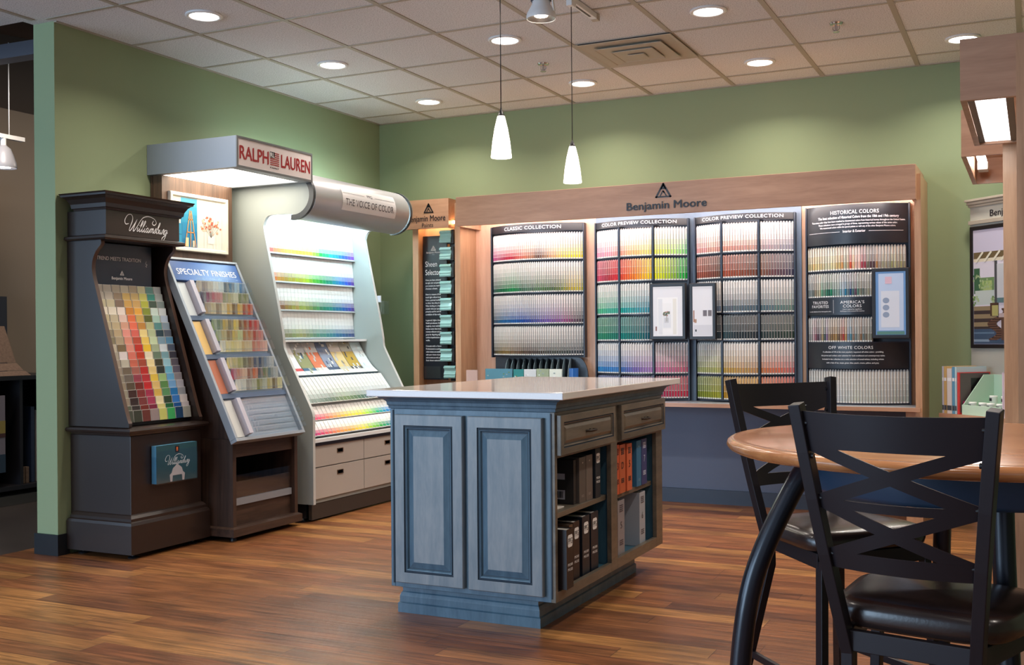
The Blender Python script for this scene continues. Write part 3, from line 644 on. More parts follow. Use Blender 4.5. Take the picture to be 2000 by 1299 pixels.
# framed picture on the board
PX = -4.7645; PY0, PY1, PZ0, PZ1 = 5.03, 5.555, 1.74, 2.10
t = T('framed_picture', 'cream-framed picture of an easel and blossom spray on the walnut board', 'picture', (PX, 5.29, PZ0))
fq = FR((PX, PY0, PZ0), (0, 1, 0), (0, 0, 1), (1, 0, 0)); pw, ph = PY1-PY0, PZ1-PZ0
P('frame', MB().nest(fq, pw, ph, [(0, 0), (0, .02), (.004, .024), (.02, .022), (.024, .012), (.028, .008)], [0]*6), mat('frame_cream', (224, 216, 200), .45), t, fix=False)
m = MB(); Q = lambda u0, v0, u1, v1, h_, n=.0095: m.obox(fq, u0, v0, n-.001, u1, v1, n, col=hx(h_))
Q(.028, .028, pw-.028, ph-.028, 'DCD8CC')
for i in range(12):    # blue plaster panel, soft vertical shades
    Q(.10, .028+i*.0253, .245, .028+(i+1)*.0253, ['1C6C9C', '1A78A8', '2084B0', '2C90B4', '3898B8', '48A0BC'][min(5, i//2)], .0101)
Q(.03, .03, .115, .17, '1878A0', .0104); Q(.03, .03, .105, .165, '2A8CB0', .0108); Q(.03, .10, .105, .104, '14587C', .0112); Q(.05, .17, .085, .24, 'C8C4A8', .0106); Q(.03, .24, .10, .33, 'D8D8C0', .0103)
for k in range(9): Q(.25+k*.028, .03, .2515+k*.028, .33, ['C4BCB0', 'E8E4DC', 'B8B0A4'][k % 3], .0103)
e = [((.135, .03), (.178, .255)), ((.232, .03), (.19, .255)), ((.184, .03), (.184, .24)), ((.15, .12), (.218, .12)), ((.165, .20), (.205, .20))]
for a, b in e:
    i0 = len(m.f); m.stroke([a, b], .007, fq, .0125, smooth=False)
    for q in range(i0, len(m.f)): m.col[q] = hx('D89858')
rnd = random.Random(3)
for k in range(46):
    a = rnd.uniform(0, math.tau); rr = rnd.uniform(.01, .085); cx, cy = .37+rr*math.cos(a)*1.15, .18+rr*math.sin(a)*.7; w = rnd.uniform(.004, .012)
    Q(cx-w, cy-w*.7, cx+w, cy+w*.7, rnd.choice(['D87850', 'E0A080', 'C86048', 'E8C0A8']), .0112+k*.00001)
for k in range(9):
    i0 = len(m.f); a = .5+k*.26; m.stroke([(.37, .10), (.37+.03*math.cos(a), .10+.05*math.sin(a)), (.37+.085*math.cos(a), .12+.10*math.sin(a))], .0016, fq, .0122)
    for q in range(i0, len(m.f)): m.col[q] = hx('50443C')
Q(.34, .06, .40, .11, 'E4E0D8', .0118); Q(.14, .03, .165, .085, 'E0CFA0', .013); Q(.20, .03, .22, .07, 'C8C0A8', .013)
P('print', m, M_card, t)
# ================================================================== CURVED SILVER STAND (Voice of Color)
GY0, GY1 = 5.70, 6.92
t = T('color_card_stand', 'large grey stand with a curved silver canopy and brightly lit rainbow card tiers', 'display stand', (-4.5, 6.3, 0))
arc = [(-4.325+.155*math.cos(a), 2.12+.155*math.sin(a)) for a in [math.radians(d) for d in range(78, -97, -12)]]
upper = [(-4.855, 2.215), (-4.285, 2.215), (-4.215, 2.19), (-4.185, 2.12), (-4.215, 2.04), (-4.31, 1.985), (-4.34, 2.0), (-4.50, 2.003), (-4.545, 1.99), (-4.568, 1.95), (-4.568, 1.90), (-4.514, 1.65), (-4.454, 1.376), (-4.43, 1.25), (-4.42, 1.19), (-4.415, 1.14), (-4.39, 1.08), (-4.222, .77), (-4.19, .70), (-4.187, .66), (-4.187, .115), (-4.855, .115)]
side = upper[:6]+catmull(upper[6:20], 3)+upper[20:]
for y in (GY0, GY1-.022):
    P('side_panel', MB().prism(side, lambda p, q, a: (p, a, q), y, y+.022), M_greylam, t)
    m = MB()
    for (a, b), (c, d) in zip(side[6:-2], side[7:-1]): m.quad((a+.001, y-.0015, b), (a+.001, y+.0235, b), (c+.001, y+.0235, d), (c+.001, y-.0015, d))
    P('edge_band', m, M_edge, t)
m = MB(); k = len(arc); inn = [(-4.325+.148*math.cos(math.radians(d)), 2.12+.148*math.sin(math.radians(d))) for d in range(78, -97, -12)]
poly = arc+inn[::-1]
m = MB().prism(poly, lambda p, q, a: (p, a, q), GY0+.03, GY1-.03, sm=True); P('canopy', m, M_alu, t)
for y in (GY0-.004, GY1-.02):
    o_ = [(-4.325+.16*math.cos(math.radians(d)), 2.12+.16*math.sin(math.radians(d))) for d in range(86, -101, -8)]
    i_ = [(-4.325+.125*math.cos(math.radians(d)), 2.12+.125*math.sin(math.radians(d))) for d in range(86, -101, -8)]
    P('end_bracket', MB().prism(o_+i_[::-1], lambda p, q, a: (p, a, q), y, y+.024), mat('bracket_dark', (52, 56, 60), .4), t)
P('end_cap', MB().prism(o_, lambda p, q, a: (p, a, q), GY1+.005, GY1+.008), mat('alu_cap', (170, 172, 176), .35, metal=.6), t)
P('canopy_light_baffle', rbox(-4.54, GY0+.024, 2.2, -4.31, GY1-.024, 2.206), M_white, t)  # unseen baffle, sized to keep the tubes from streaking the ceiling
for xx, zz in ((-4.35, 2.10), (-4.52, 2.17)): P('light_tube', MB().tube([(xx, GY0+.06, zz), (xx, GY1-.06, zz)], .013, 10), G_cool, t)
# curved title plate
def canopy_map(u, v, n):   # u along y, v arc length from axis height
    a = .05+v/.1555; r = .1555+n
    return Vector((-4.325+r*math.cos(a), GY0+.5+u, 2.12+r*math.sin(a)))
m = MB()
for i in range(10):
    v0, v1 = -.075+i*.0165, -.075+(i+1)*.0165
    m.quad(canopy_map(-.17, v0, .0015), canopy_map(.50, v0, .0015), canopy_map(.50, v1, .0015), canopy_map(-.17, v1, .0015))
P('title_plate', m, mat('plate_white', (214, 212, 214), .4), t)
M_bt2 = mat('grey_lettering', (72, 70, 78), .5)
m = MB().text('THE VOICE OF COLOR', canopy_map, .048, .165, -.038, width=.60, n0=.0025, bold=.006)
m.text('PPG', canopy_map, .022, .165, .036, width=.065, n0=.0025)
for a, b in ((-.16, .10), (.23, .49)): m.stroke([(a, .044), (b, .044)], .002, canopy_map, .0025, smooth=False)
P('lettering', m, M_bt2, t, fix=False)
# back wall of the card bay + header strip
P('bay_back', rbox(-4.80, GY0+.0225, .95, -4.775, GY1-.0225, 2.199), M_white, t)
P('bay_header', rbox(-4.774, GY0+.023, 1.965, -4.72, GY1-.023, 2.04), M_white, t)
tb = [1.78, 1.585, 1.39, 1.195]
for b in tb: P('tier_ledge', MB().box(-4.774, GY0+.023, b-.007, -4.662, GY1-.023, b-.002), mat('ledge_clear', (200, 208, 210), .3), t)
TK = [[(0, 'E05048'), (.12, 'D88038'), (.25, 'C8A838'), (.38, 'D8D838'), (.5, '90C830'), (.58, '18A048'), (.68, '10A080'), (.78, '1890C8'), (.88, '2858C8'), (1, '7838A8')],
      [(0, 'D83838'), (.1, 'A88030'), (.25, '989028'), (.4, '98B028'), (.5, '48A030'), (.6, '088040'), (.7, '108878'), (.8, '1878B0'), (.9, '1848C0'), (1, '603890')],
      [(0, '983838'), (.12, '805838'), (.25, '988038'), (.38, '98A048'), (.5, '58884C'), (.62, '108068'), (.75, '107088'), (.88, '1050A8'), (1, '583890')],
      [(0, '6C6458'), (.2, '808058'), (.35, '889058'), (.5, '50785C'), (.65, '3C7878'), (.8, '286888'), (1, '3C4878')]]
tiern = ['top', 'second', 'third', 'fourth']
n = 29; dy = (GY1-GY0-.05)/n
for r in range(4):
    for c in range(n):
        col = grad(TK[r], max(0, ((c+.5)/n-.14)/.86)); col = tuple(max(0, min(1, x*random.uniform(.7, .95))) for x in col); y = GY0+.025+c*dy
        fr = FR((-4.67, y, tb[r]), (0, 1, 0), (-.10, 0, 1), None)
        m = MB(); H = .186; m.obox(fr, .0005, 0, -.004, dy-.0012, H, 0, col=hx('f4f4f2'))
        lv = [1, .8, .34, .14, .07, .03]; hh = H/6.2
        for k in range(6):
            m.obox(fr, .001, .004+k*hh, .0002, dy-.0016, .004+(k+1)*hh-.0022, .0012, col=lerp((.9, .9, .88), col, lv[k]))
        o = P('color_card', m, M_card); tag(o, 'colour card ending in %s, %s tier, %s from the left, silver-canopy stand' % (cname(col), tiern[r], ordn(c+1)), 'colour card', 'cards in the tiers under the curved canopy')
P('mid_ledge', MB().box(-4.774, GY0+.023, 1.165, -4.56, GY1-.023, 1.182), M_white, t, bevel=.002)
P('brochure_pocket', MB().prism([(-4.70, 1.15), (-4.60, 1.0), (-4.53, .926), (-4.46, .926), (-4.46, .936), (-4.52, .936), (-4.59, 1.01), (-4.69, 1.155)], lambda p, q, a: (p, a, q), GY0+.023, GY1-.023), mat('pocket_blue', (74, 96, 110), .4), t)
bp = [(['D8DCDC', 'A8B870', 'E8E8E4'], 'white folded leaflet with green rooms'), (['E4E6E8', 'F0F0F0', 'C84848'], 'white leaflet scattered with tiny coloured marks'), (['B4B8BC', '8C9068', '3C6080'], 'leaflet picturing blue windows on an olive wall'), (['C4C4C4', 'CC7454', 'E8E0D4'], 'leaflet with an orange wall photograph'), (['70809C', '8C94A8', '3C4860'], 'blue-grey leaflet with a dark seascape'), (['C0B8B0', 'D8C088', 'C8C0A8'], 'leaflet with a yellow kitchen photograph'), (['A8A498', 'B89840', '585450'], 'dark leaflet with yellow diagonal brushes'), (['C8D8DC', 'E4ECEC', 'DCE8E8'], 'pale plain leaflet at the far end')]
bw = (GY1-GY0-.06)/8
for i, (cs, lab) in enumerate(bp):
    y = GY0+.03+i*bw; m = MB(); prof = [(-4.455, .94), (-4.51, .985), (-4.56, 1.05), (-4.60, 1.11), (-4.625, 1.16)]
    pr = catmull(prof, 3)
    for j in range(len(pr)-1):
        (a, b), (c, d) = pr[j], pr[j+1]; f = j/(len(pr)-1)
        col = hx('E4E6E6' if f < .12 else cs[2] if f < .22 else (cs[1] if f < .6 else cs[0]))
        m.quad((a, y+.004, b), (a, y+bw-.002, b), (c, y+bw-.002, d), (c, y+.004, d), col=col)
        m.quad((a-.004, y+.004, b), (c-.004, y+.004, d), (c-.004, y+bw-.002, d), (a-.004, y+bw-.002, b), col=hx('d8d8d8'))
    for q in range(16):
        k = rnd.randrange(1, len(pr)-1); yy = y+rnd.uniform(.015, bw-.04); (a, b), (c, d) = pr[k], pr[min(k+1, len(pr)-1)]
        m.quad((a+.0015, yy, b), (a+.0015, yy+.018, b), (c+.0015, yy+.018, d), (c+.0015, yy, d), col=hx(rnd.choice([cs[0], cs[1], cs[2], 'C8CCCC', 'F0F0EC'])))
    o = P('leaflet', m, M_cardg, fix=False); tag(o, lab+', in the pocket below the tiers', 'leaflet', 'leaflets in the grey stand')
# lower fanned slopes
P('slope_board', MB().prism([(-4.58, .918), (-4.468, .918), (-4.35, .745), (-4.345, .735), (-4.34, .73), (-4.262, .60), (-4.245, .54), (-4.58, .54)], lambda p, q, a: (p, a, q), GY0+.023, GY1-.023), M_white, t)
LK = [[(0, '8C9894'), (.15, '78847C'), (.3, '5C6C60'), (.45, '6C7C54'), (.6, '48644C'), (.75, '4C6878'), (.9, '6C8898'), (1, '8CA4B4')],
      [(0, 'C83868'), (.15, 'D8506C'), (.25, 'E88858'), (.4, 'E8C448'), (.55, 'E0DC40'), (.65, '98D848'), (.75, '10A878'), (.85, '1888C8'), (1, '2848B8')],
      [(0, 'B82878'), (.12, 'C84060'), (.25, 'D88048'), (.4, 'D8A838'), (.52, 'E0D038'), (.62, '88C838'), (.72, '28A048'), (.82, '108890'), (.92, '2868C0'), (1, '8838A0')]]
slopes = [((-4.305, .757), (-4.44, .93), 'upper grey slope', .21), ((-4.272, .648), (-4.325, .738), 'middle rainbow row', .10), ((-4.215, .553), (-4.268, .643), 'lowest rainbow row', .098)]
n = 26; dy = (GY1-GY0-.075)/n
for r, (lo, hi, nm, ln) in enumerate(slopes):
    v = Vector((hi[0]-lo[0], 0, hi[1]-lo[1])).normalized(); nn = Vector((v.z, 0, -v.x))
    for c in range(n):
        col = grad(LK[r], (c+.5)/n); y = GY0+.03+c*dy; m = MB()
        fr = FR(Vector((lo[0], y, lo[1]))+nn*.009, Vector((0, 1, 0))-nn*.1, v, nn+Vector((0, 1, 0))*.1)
        m.obox(fr, 0, -.004, -.001, dy*1.25, ln, .001, col=hx('eeeeec'))
        lv = [1, .7, .4, .2, .1] if r == 0 else [1, .75, .22, .06]; hh = ln/6 if r == 0 else ln/5
        for k in range(5 if r == 0 else 4):
            m.obox(fr, .001, k*hh, .0011, dy*1.22, (k+1)*hh-.002, .0018, col=lerp((.86, .88, .87), col, lv[k]))
        o = P('fan_card', m, M_card); tag(o, 'fanned card tipped %s, %s from left, %s, silver-canopy stand' % (cname(col), ordn(c+1), nm), 'colour card', 'fanned cards on the grey stand')
# base: worktop, drawers, kick
P('worktop', rbox(-4.56, GY0+.023, .505, -4.19, GY1-.023, .535), M_white, t)
P('worktop_edge', rbox(-4.19, GY0+.023, .492, -4.184, GY1-.023, .512), M_bronze, t)
P('carcass', rbox(-4.80, GY0+.023, .115, -4.215, GY1-.023, .5045), M_greylam, t)
ym = 6.30
for i, (y0, y1, z0, z1) in enumerate(((GY0+.026, ym-.003, .352, .49), (GY0+.026, ym-.003, .145, .346), (ym+.003, GY1-.026, .352, .49), (ym+.003, GY1-.026, .145, .346))):
    d = P('drawer', rbox(-4.2145, y0, z0, -4.196, y1, z1), mat('drawer_taupe', (172, 164, 156), .5), t, bevel=.0015)
    yc = (y0+y1)/2; zc = z1-.05
    h_ = MB().nest(lambda u, v, n: Vector((-4.196+n, yc-.035+u, zc-.015+v)), .07, .03, [(0, 0), (0, .004), (.004, .004), (.006, -.0), ], [0, 0, 1, 1])
    P('handle', h_, [mat('pull_bronze', (120, 96, 76), .35, metal=.5), M_black], d, fix=False)
P('kick_panel', rbox(-4.24, GY0+.02, .012, -4.215, GY1-.02, .112), mat('kick_bronze', (58, 50, 44), .5), t)
P('kick_end', rbox(-4.72, GY0+.02, .02, -4.26, GY0+.04, .1145), M_black, t)
P('levelling_foot', MB().lathe([(.05, 0), (.055, .004), (.02, .01), (.012, .02)], (-4.29, GY0+.005+.01, 0), 24), M_chrome, t)
hd = T('note_holder', 'small clear note holder clipped to the far edge of the curved grey stand', 'note holder', (-4.42, 6.95, 1.36))
P('pocket', MB().box(-4.46, 6.925, 1.37, -4.42, 6.99, 1.47), M_acry2, hd); P('clip', rbox(-4.50, 6.9225, 1.46, -4.45, 6.93, 1.51), mat('clip_lilac', (190, 190, 200), .4), hd)

# ================================================================== SHEEN CABINET (narrow maple cabinet)
t = T('sheen_cabinet', 'narrow maple wall cabinet with orange glow, black text board and aqua moulding samples', 'wall cabinet', (-4.2, 7.45, .0))
P('header_board', rbox(-4.455, 7.25, 2.035, -4.04, 7.275, 2.26), M_maple, t)
P('header_return', rbox(-4.065, 7.2755, 2.035, -4.04, 7.55, 2.26), M_maple, t)
P('side_panel', rbox(-4.365, 7.28, .0, -4.335, 7.555, 2.25), M_maplev, t)
P('side_panel', rbox(-3.975, 7.28, .0, -3.945, 7.555, 2.25), M_maplev, t)
P('stile', rbox(-4.37, 7.265, .0, -4.32, 7.2795, 2.034), M_maplev, t)
P('stile', rbox(-3.99, 7.265, .0, -3.94, 7.2795, 2.034), M_maplev, t)
P('back_panel', rbox(-4.3345, 7.40, .0, -3.9755, 7.415, 2.25), M_maplev, t)
P('light_tube', MB().tube([(-4.33, 7.32, 2.08), (-4.00, 7.32, 2.08)], .012, 8), glow('warm_tube', (1, .62, .3), 22), t)
fh = FR((-4.235, 7.249, 2.03), (1, 0, 0), (0, 0, 1), (0, -1, 0))
m = MB(); logo(m, fh, .085, .02, .125); m.text('Benjamin Moore', fh, .047, .0, .062, width=.335, bold=.018).text('Paints', fh, .034, .01, .015, width=.10)
P('lettering', m, M_btext, t, fix=False)
b = T('text_board', 'tall black board with white text headed by a mountain logo in the narrow maple cabinet', 'sign', (-4.22, 7.33, .86))
P('board', rbox(-4.325, 7.345, .86, -4.11, 7.353, 1.985), M_blkpanel, b)
fb = FR((-4.315, 7.3445, .86), (1, 0, 0), (0, 0, 1), (0, -1, 0))
m = MB(); logo(m, fb, .045, .085, 1.01); m.text('Benjamin Moore', fb, .014, .085, .99, bold=.02, wmax=.14).text('Paints', fb, .006, .085, .977)
m.text('Sheen', fb, .045, .012, .885, align='L', wmax=.105).text('Selector', fb, .045, .012, .82, align='L', wmax=.135)
tx = ['Once you have selected', 'the right color and paint for', 'your project you need to', 'choose a sheen.', '', 'Sheen is a measure of how', 'much light reflects back', 'from a painted surface', 'to shiny, less shiny it is.', 'When deciding on a sheen', 'consider what your space is', 'primarily used for and the', 'condition of the walls.', '', 'In general, higher sheen', 'finish produces the', 'toughest, most washable', 'finishes. Lower sheen levels', 'minimize reflection and are', 'great for disguising slight', 'surface imperfections on', 'walls.', '', 'Consult with a Store', 'Professional to confirm', 'which sheens are available', 'with your choice of paint', 'and to assist you with your', 'final sheen selection.']
for i, s_ in enumerate(tx):
    if s_: m.text(s_, fb, .0125, .012, .775-i*.0225, align='L', wmax=.138, bold=.01)
P('lettering', m, M_wtext, b, fix=False)
P('leaflet_pocket', MB().box(-4.315, 7.317, .875, -4.16, 7.3195, .965).box(-4.315, 7.3195, .875, -4.312, 7.344, .965).box(-4.163, 7.3195, .875, -4.16, 7.344, .965).box(-4.315, 7.3195, .872, -4.16, 7.344, .875), M_acry2, b)
M_aqua = mat('aqua_gloss', (150, 196, 194), .15, coat=.6)
rk = T('sample_bracket', 'black vertical bracket holding the aqua moulding samples', 'bracket', (-4.06, 7.38, .86))
P('upright', rbox(-4.105, 7.385, .85, -4.03, 7.3995, 1.985), M_black, rk)
for i in range(9):
    z = .875+(8-i)*.131; x0 = -4.145 if i < 8 else -4.115
    pr = [(7.335, 0), (7.29, 0), (7.285, .012), (7.292, .02), (7.288, .03), (7.30, .055), (7.296, .07), (7.285, .078), (7.285, .088), (7.295, .09), (7.295, .096), (7.335, .096)]
    o = T('moulding_sample', 'aqua painted moulding block on the black bracket, %s' % ('topmost of nine' if i == 0 else 'lowest of nine, set apart' if i == 8 else ordn(i+1)+' from the top'), 'moulding sample', (x0+.05, 7.31, z), group='aqua moulding samples')
    P('block', MB().prism(pr, lambda p, q, a: (a, p, z+q), x0, x0+.10), M_aqua, o)
    P('holder', MB().box(x0+.1005, 7.30, z-.006, x0+.118, 7.384, z+.10).box(x0+.045, 7.336, z-.006, x0+.1, 7.384, z+.1), M_black, o)

# ================================================================== LONG MAPLE WALL DISPLAY
HX0, HX1, HYF = -3.85, -.645, 7.02
t = T('wall_display_cabinet', 'long maple wall display with black mountain logo header over racks of colour strips', 'wall cabinet', (-2.25, 7.3, 0))
P('header_board', rbox(HX0, HYF, 2.012, HX1, HYF+.025, 2.228), M_maple, t, bevel=.002)
P('header_return', rbox(HX1-.025, HYF+.0255, 2.012, HX1, 7.555, 2.228), M_maple, t)
P('header_return', rbox(HX0, HYF+.0255, 2.012, HX0+.025, 7.555, 2.228), M_maple, t)
P('header_top', rbox(HX0+.026, HYF+.0255, 2.215, HX1-.026, 7.555, 2.2275), M_maple, t)
P('side_panel', rbox(-3.915, 7.12, 0, -3.87, 7.555, 2.2), M_maplev, t)
P('side_panel', rbox(-.66, 7.08, 0, -.622, 7.555, 2.175), M_maplev, t)
P('back_panel', rbox(-3.869, 7.375, .72, -2.875, 7.39, 2.21), wood('maple_pink', (200, 158, 132), (222, 182, 156), (12, 12, 1), .5), t, label='pale pinkish maple back panel')
P('blue_panel', rbox(-2.874, 7.363, .72, -1.40, 7.38, 2.21), M_rackblue, t, label='slate blue back panel')
P('back_panel', rbox(-1.399, 7.375, .72, -.661, 7.39, 2.21), M_maplev, t)
for x0, x1 in ((-3.8, -2.3), (-2.2, -.72)):
    P('light_tube', MB().tube([(x0, 7.085, 2.075), (x1, 7.085, 2.075)], .013, 8), glow('rack_tube', (1, .98, .98), 50), t)
fh = FR((-2.25, HYF-.0005, 2.012), (1, 0, 0), (0, 0, 1), (0, -1, 0))
m = MB(); logo(m, fh, .112, .0, .112, .001); m.text('Benjamin Moore', fh, .054, .02, .038, width=.56, bold=.022, n0=.0, ex=.006)
P('logo_lettering', m, M_btext, t, fix=False)
w_ = P('worktop', rbox(-3.868, 7.05, .708, -.661, 7.3622, .733), M_silver); tag(w_, 'grey worktop with a maple front edge beneath the colour strip racks', 'worktop')
P('edge_strip', rbox(-3.868, 7.036, .708, -.63, 7.0495, .733), M_maple, w_)
o = T('desk_base', 'slate blue panel base set back under the long wall worktop', 'base panel', (-2.2, 7.45, 0))
P('panel', rbox(-3.869, 7.47, .10, -.661, 7.49, .707), M_deskblue, o); P('kick', rbox(-3.869, 7.455, 0, -.661, 7.4695, .0995), M_deskkick, o)
P('support', rbox(-.72, 7.09, 0, -.6605, 7.45, .707), M_maplev, o)

# ---- racks
RY = 7.335
def bulge(x, x0, x1, a=.125):
    u = (x-(x0+x1)/2)/((x1-x0)/2); return RY-a*(1-u*u)
def sheet(m, x0, x1, z0, z1, X0, X1, off=0, mi=0, n=24, th=.003, col=(1, 1, 1)):
    for i in range(n):
        a, b = x0+(x1-x0)*i/n, x0+(x1-x0)*(i+1)/n; ya, yb = bulge(a, X0, X1)-off, bulge(b, X0, X1)-off
        k = m.add([(a, ya, z0), (b, yb, z0), (b, yb, z1), (a, ya, z1), (a, ya+th, z0), (b, yb+th, z0), (b, yb+th, z1), (a, ya+th, z1)])
        for q in ((0, 1, 2, 3), (5, 4, 7, 6), (3, 2, 6, 7), (0, 4, 5, 1)): m.face([k+j for j in q], mi, col, True if q == (0, 1, 2, 3) else False)
        if i == 0: m.face((k, k+3, k+7, k+4), mi, col)
        if i == n-1: m.face((k+1, k+5, k+6, k+2), mi, col)
def rackmap(X0, X1, off=.002):
    xc = (X0+X1)/2
    return lambda u, v, n: Vector((xc+u, bulge(xc+u, X0-.003, X1+.003)-off-.0006-n, v))
strips = []   # (x0,x1,z0,z1,X0,X1,color,levels,label,priority)
def strip_mb(m, x0, x1, z0, z1, X0, X1, col, lv, top=1.0):
    w = x1-x0; xm = (x0+x1)/2; y = bulge(xm, X0, X1)+.012; ns = 3
    ang = math.radians(-28)   # cards stand turned a little in their slots
    sl = 4
    def pt(u, z, o): return Vector((x0+w*u, y-.010*math.sin(math.pi*u)-o+.004*(u-.5), z))
    H = z1-z0; g = .0022; k = len(lv); foot = .009
    cells = [(z0, z0+foot-.002, (.86, .86, .84))]
    for i, l in enumerate(lv):
        a = z0+foot+(H-foot-.012)*i/k; b_ = z0+foot+(H-foot-.012)*(i+1)/k
        cells.append((a-.002, a, (.88, .88, .86))); cells.append((a, b_-.002, l))
    zt = z0+foot+(H-foot-.012)-.002
    for a, b_, c in cells:
        for s_ in range(sl):
            u0, u1 = .06+.8*s_/sl, .06+.8*(s_+1)/sl
            n_ = m.add([pt(u0, a, 0), pt(u1, a, 0), pt(u1, b_, 0), pt(u0, b_, 0)]); m.face((n_, n_+1, n_+2, n_+3), 0, c, True)
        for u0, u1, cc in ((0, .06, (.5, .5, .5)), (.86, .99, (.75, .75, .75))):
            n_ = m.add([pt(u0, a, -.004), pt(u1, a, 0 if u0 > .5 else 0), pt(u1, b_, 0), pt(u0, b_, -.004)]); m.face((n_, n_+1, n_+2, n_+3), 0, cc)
    # rounded top of the card stack
    n_ = m.add([pt(.06, zt, 0), pt(.86, zt, 0), pt(.66, z1, -.012), pt(.26, z1, -.012)]); m.face((n_, n_+1, n_+2, n_+3), 0, lv[-1])
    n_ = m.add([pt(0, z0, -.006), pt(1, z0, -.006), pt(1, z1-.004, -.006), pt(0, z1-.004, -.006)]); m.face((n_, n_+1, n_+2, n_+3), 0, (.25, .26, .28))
def levels(col, k, pale, strength=1):
    return [lerp(pale, col, strength*(1-i/(k-.3))**1.5) for i in range(k)]
def fill(x0, x1, z0, z1, X0, X1, pitch_, keys, k, pale, strength, lab, prio, jit=.06):
    n = max(1, round((x1-x0)/pitch_)); p = (x1-x0)/n
    for c in range(n):
        col = grad(keys, (c+.5)/n) if keys[0] != 'L' else hx(keys[1][min(len(keys[1])-1, c*len(keys[1])//n)])
        col = tuple(max(0, min(1, x*random.uniform(1-jit, 1+jit))) for x in col)
        pl = hx(pale) if isinstance(pale, str) else lerp(pale[0], col, pale[1])
        strips.append((x0+c*p, x0+(c+1)*p, z0, z1, X0, X1, col, levels(col, k, pl, strength), (cname(col), lab, ordn(c+1)), prio))
def rack(name_label, X0, X1, z0, z1, rows, cols, hdr, skip=()):
    t = T('strip_rack', name_label, 'rack', ((X0+X1)/2, RY, z0), group=None)
    for z in rows: m = MB(); sheet(m, X0, X1, z-.009, z-.001, X0, X1, .004); P('shelf', m, M_rackdark, t)
    for x in (X0, X1): P('side_channel', rbox(x-.005, RY-.02, z0-.009, x+.005, 7.362, z1), M_rackdark, t, bevel=.001)
    P('backing', rbox(X0+.0062, 7.358, z0-.009, X1-.0062, 7.3625, z1), M_rackdark, t)
    if cols:
        for x in cols:
            m = MB(); zs = sorted(rows); y = bulge(x, X0, X1)
            for a, b in zip(zs, zs[1:]+[z1-.03]):
                if any(sx0 < x < sx1 and sz0 < (a+b)/2 < sz1 for sx0, sx1, sz0, sz1 in skip): continue
                m.box(x-.006, y-.006, a, x+.006, 7.357, b-.01)
            P('divider', m, M_rackdark, t)
    for (a, b, off) in hdr:
        m = MB(); sheet(m, X0-.003, X1+.003, a, b, X0-.003, X1+.003, .009, th=.006); P('header_band', m, M_blkpanel, t, weld=True)
    return t
# 1 classic
X0, X1 = -3.708, -2.954
rz = [1.758, 1.518, 1.286, 1.054]
r1 = rack('curved black rack of narrow colour strips in four rows, leftmost of the wall racks', X0, X1, 1.045, 2.02, rz, None, [(1.966, 2.022, 0)])
m = MB().text('CLASSIC COLLECTION', rackmap(X0, X1, .009), .026, 0, 1.981, width=.46, space=1.1); P('lettering', m, M_wtext, r1, fix=False)
K1 = [[(0, 'C85090'), (.08, 'B06080'), (.2, 'B82848'), (.28, 'B83040'), (.4, 'D87868'), (.5, 'B88060'), (.58, '583830'), (.64, '8C6850'), (.72, 'D8A070'), (.8, 'E8C050'), (.9, 'F0D028'), (1, 'F0DC20')],
      [(0, '4C6460'), (.12, '207850'), (.3, '189050'), (.4, '508068'), (.5, '60806C'), (.62, '4C7840'), (.72, '48643C'), (.8, '6C7C38'), (.9, 'C8B430'), (1, 'D0C048')],
      [(0, '506470'), (.12, '2870A0'), (.3, '2068B8'), (.42, '2858B0'), (.55, '4850A0'), (.66, '6848A8'), (.78, '884898'), (.86, '903878'), (.93, '604458'), (1, '484850')],
      [(0, '505048'), (.15, '8C7440'), (.3, '806850'), (.45, '604C44'), (.6, '4C4440'), (.75, '485048'), (.9, '40484C'), (1, '303C48')]]
tops = [1.962, 1.748, 1.508, 1.276]
for r in range(4): fill(X0+.008, X1-.008, rz[r], tops[r]-.006, X0, X1, .0168, K1[r], 7, 'F0EEEA', 1, 'leftmost rack', 3)
# 2, 3 preview
def preview(X0, cols, X1, scr, Ks, nm, prio, screen):
    rz = [1.752, 1.578, 1.344, 1.157, .925, .753]; tops = [1.958, 1.742, 1.568, 1.334, 1.147, .915]
    t = rack('%s of strips, six rows by three columns' % nm.split(',')[0], X0, X1, .745, 2.01, rz, cols, [(1.962, 2.008, 0)], skip=[(scr[0]-.02, scr[1]+.02, 1.16, 1.57)])
    m = MB().text('COLOR PREVIEW COLLECTION', rackmap(X0, X1, .009), .023, 0, 1.975, width=.555, space=1.1); P('lettering', m, M_wtext, t, fix=False)
    xs = [X0+.007]+sum([[c-.007, c+.007] for c in cols], [])+[X1-.007]
    for r in range(6):
        for c in range(3):
            a, b = xs[2*c], xs[2*c+1]
            if r in (2, 3) and a >= scr[0]-.01 and b <= scr[1]+.03: continue
            ks = Ks[r][c]; full = r in (1, 3, 5)
            if full: fill(a, b, rz[r], tops[r]-.006, X0, X1, .0178, ks, 3, (hx('F0EEEA'), .75), 1, ('%s column of '%ordn(c+1))+nm.split(',')[0]+', %s row' % ordn(r+1), prio)
            else: fill(a, b, rz[r], tops[r]-.006, X0, X1, .0178, ks, 5, 'F2F0EC', 1, ('%s column of '%ordn(c+1))+nm.split(',')[0]+', %s row' % ordn(r+1), prio)
    return t
g2 = lambda a, b: [(0, a), (1, b)]
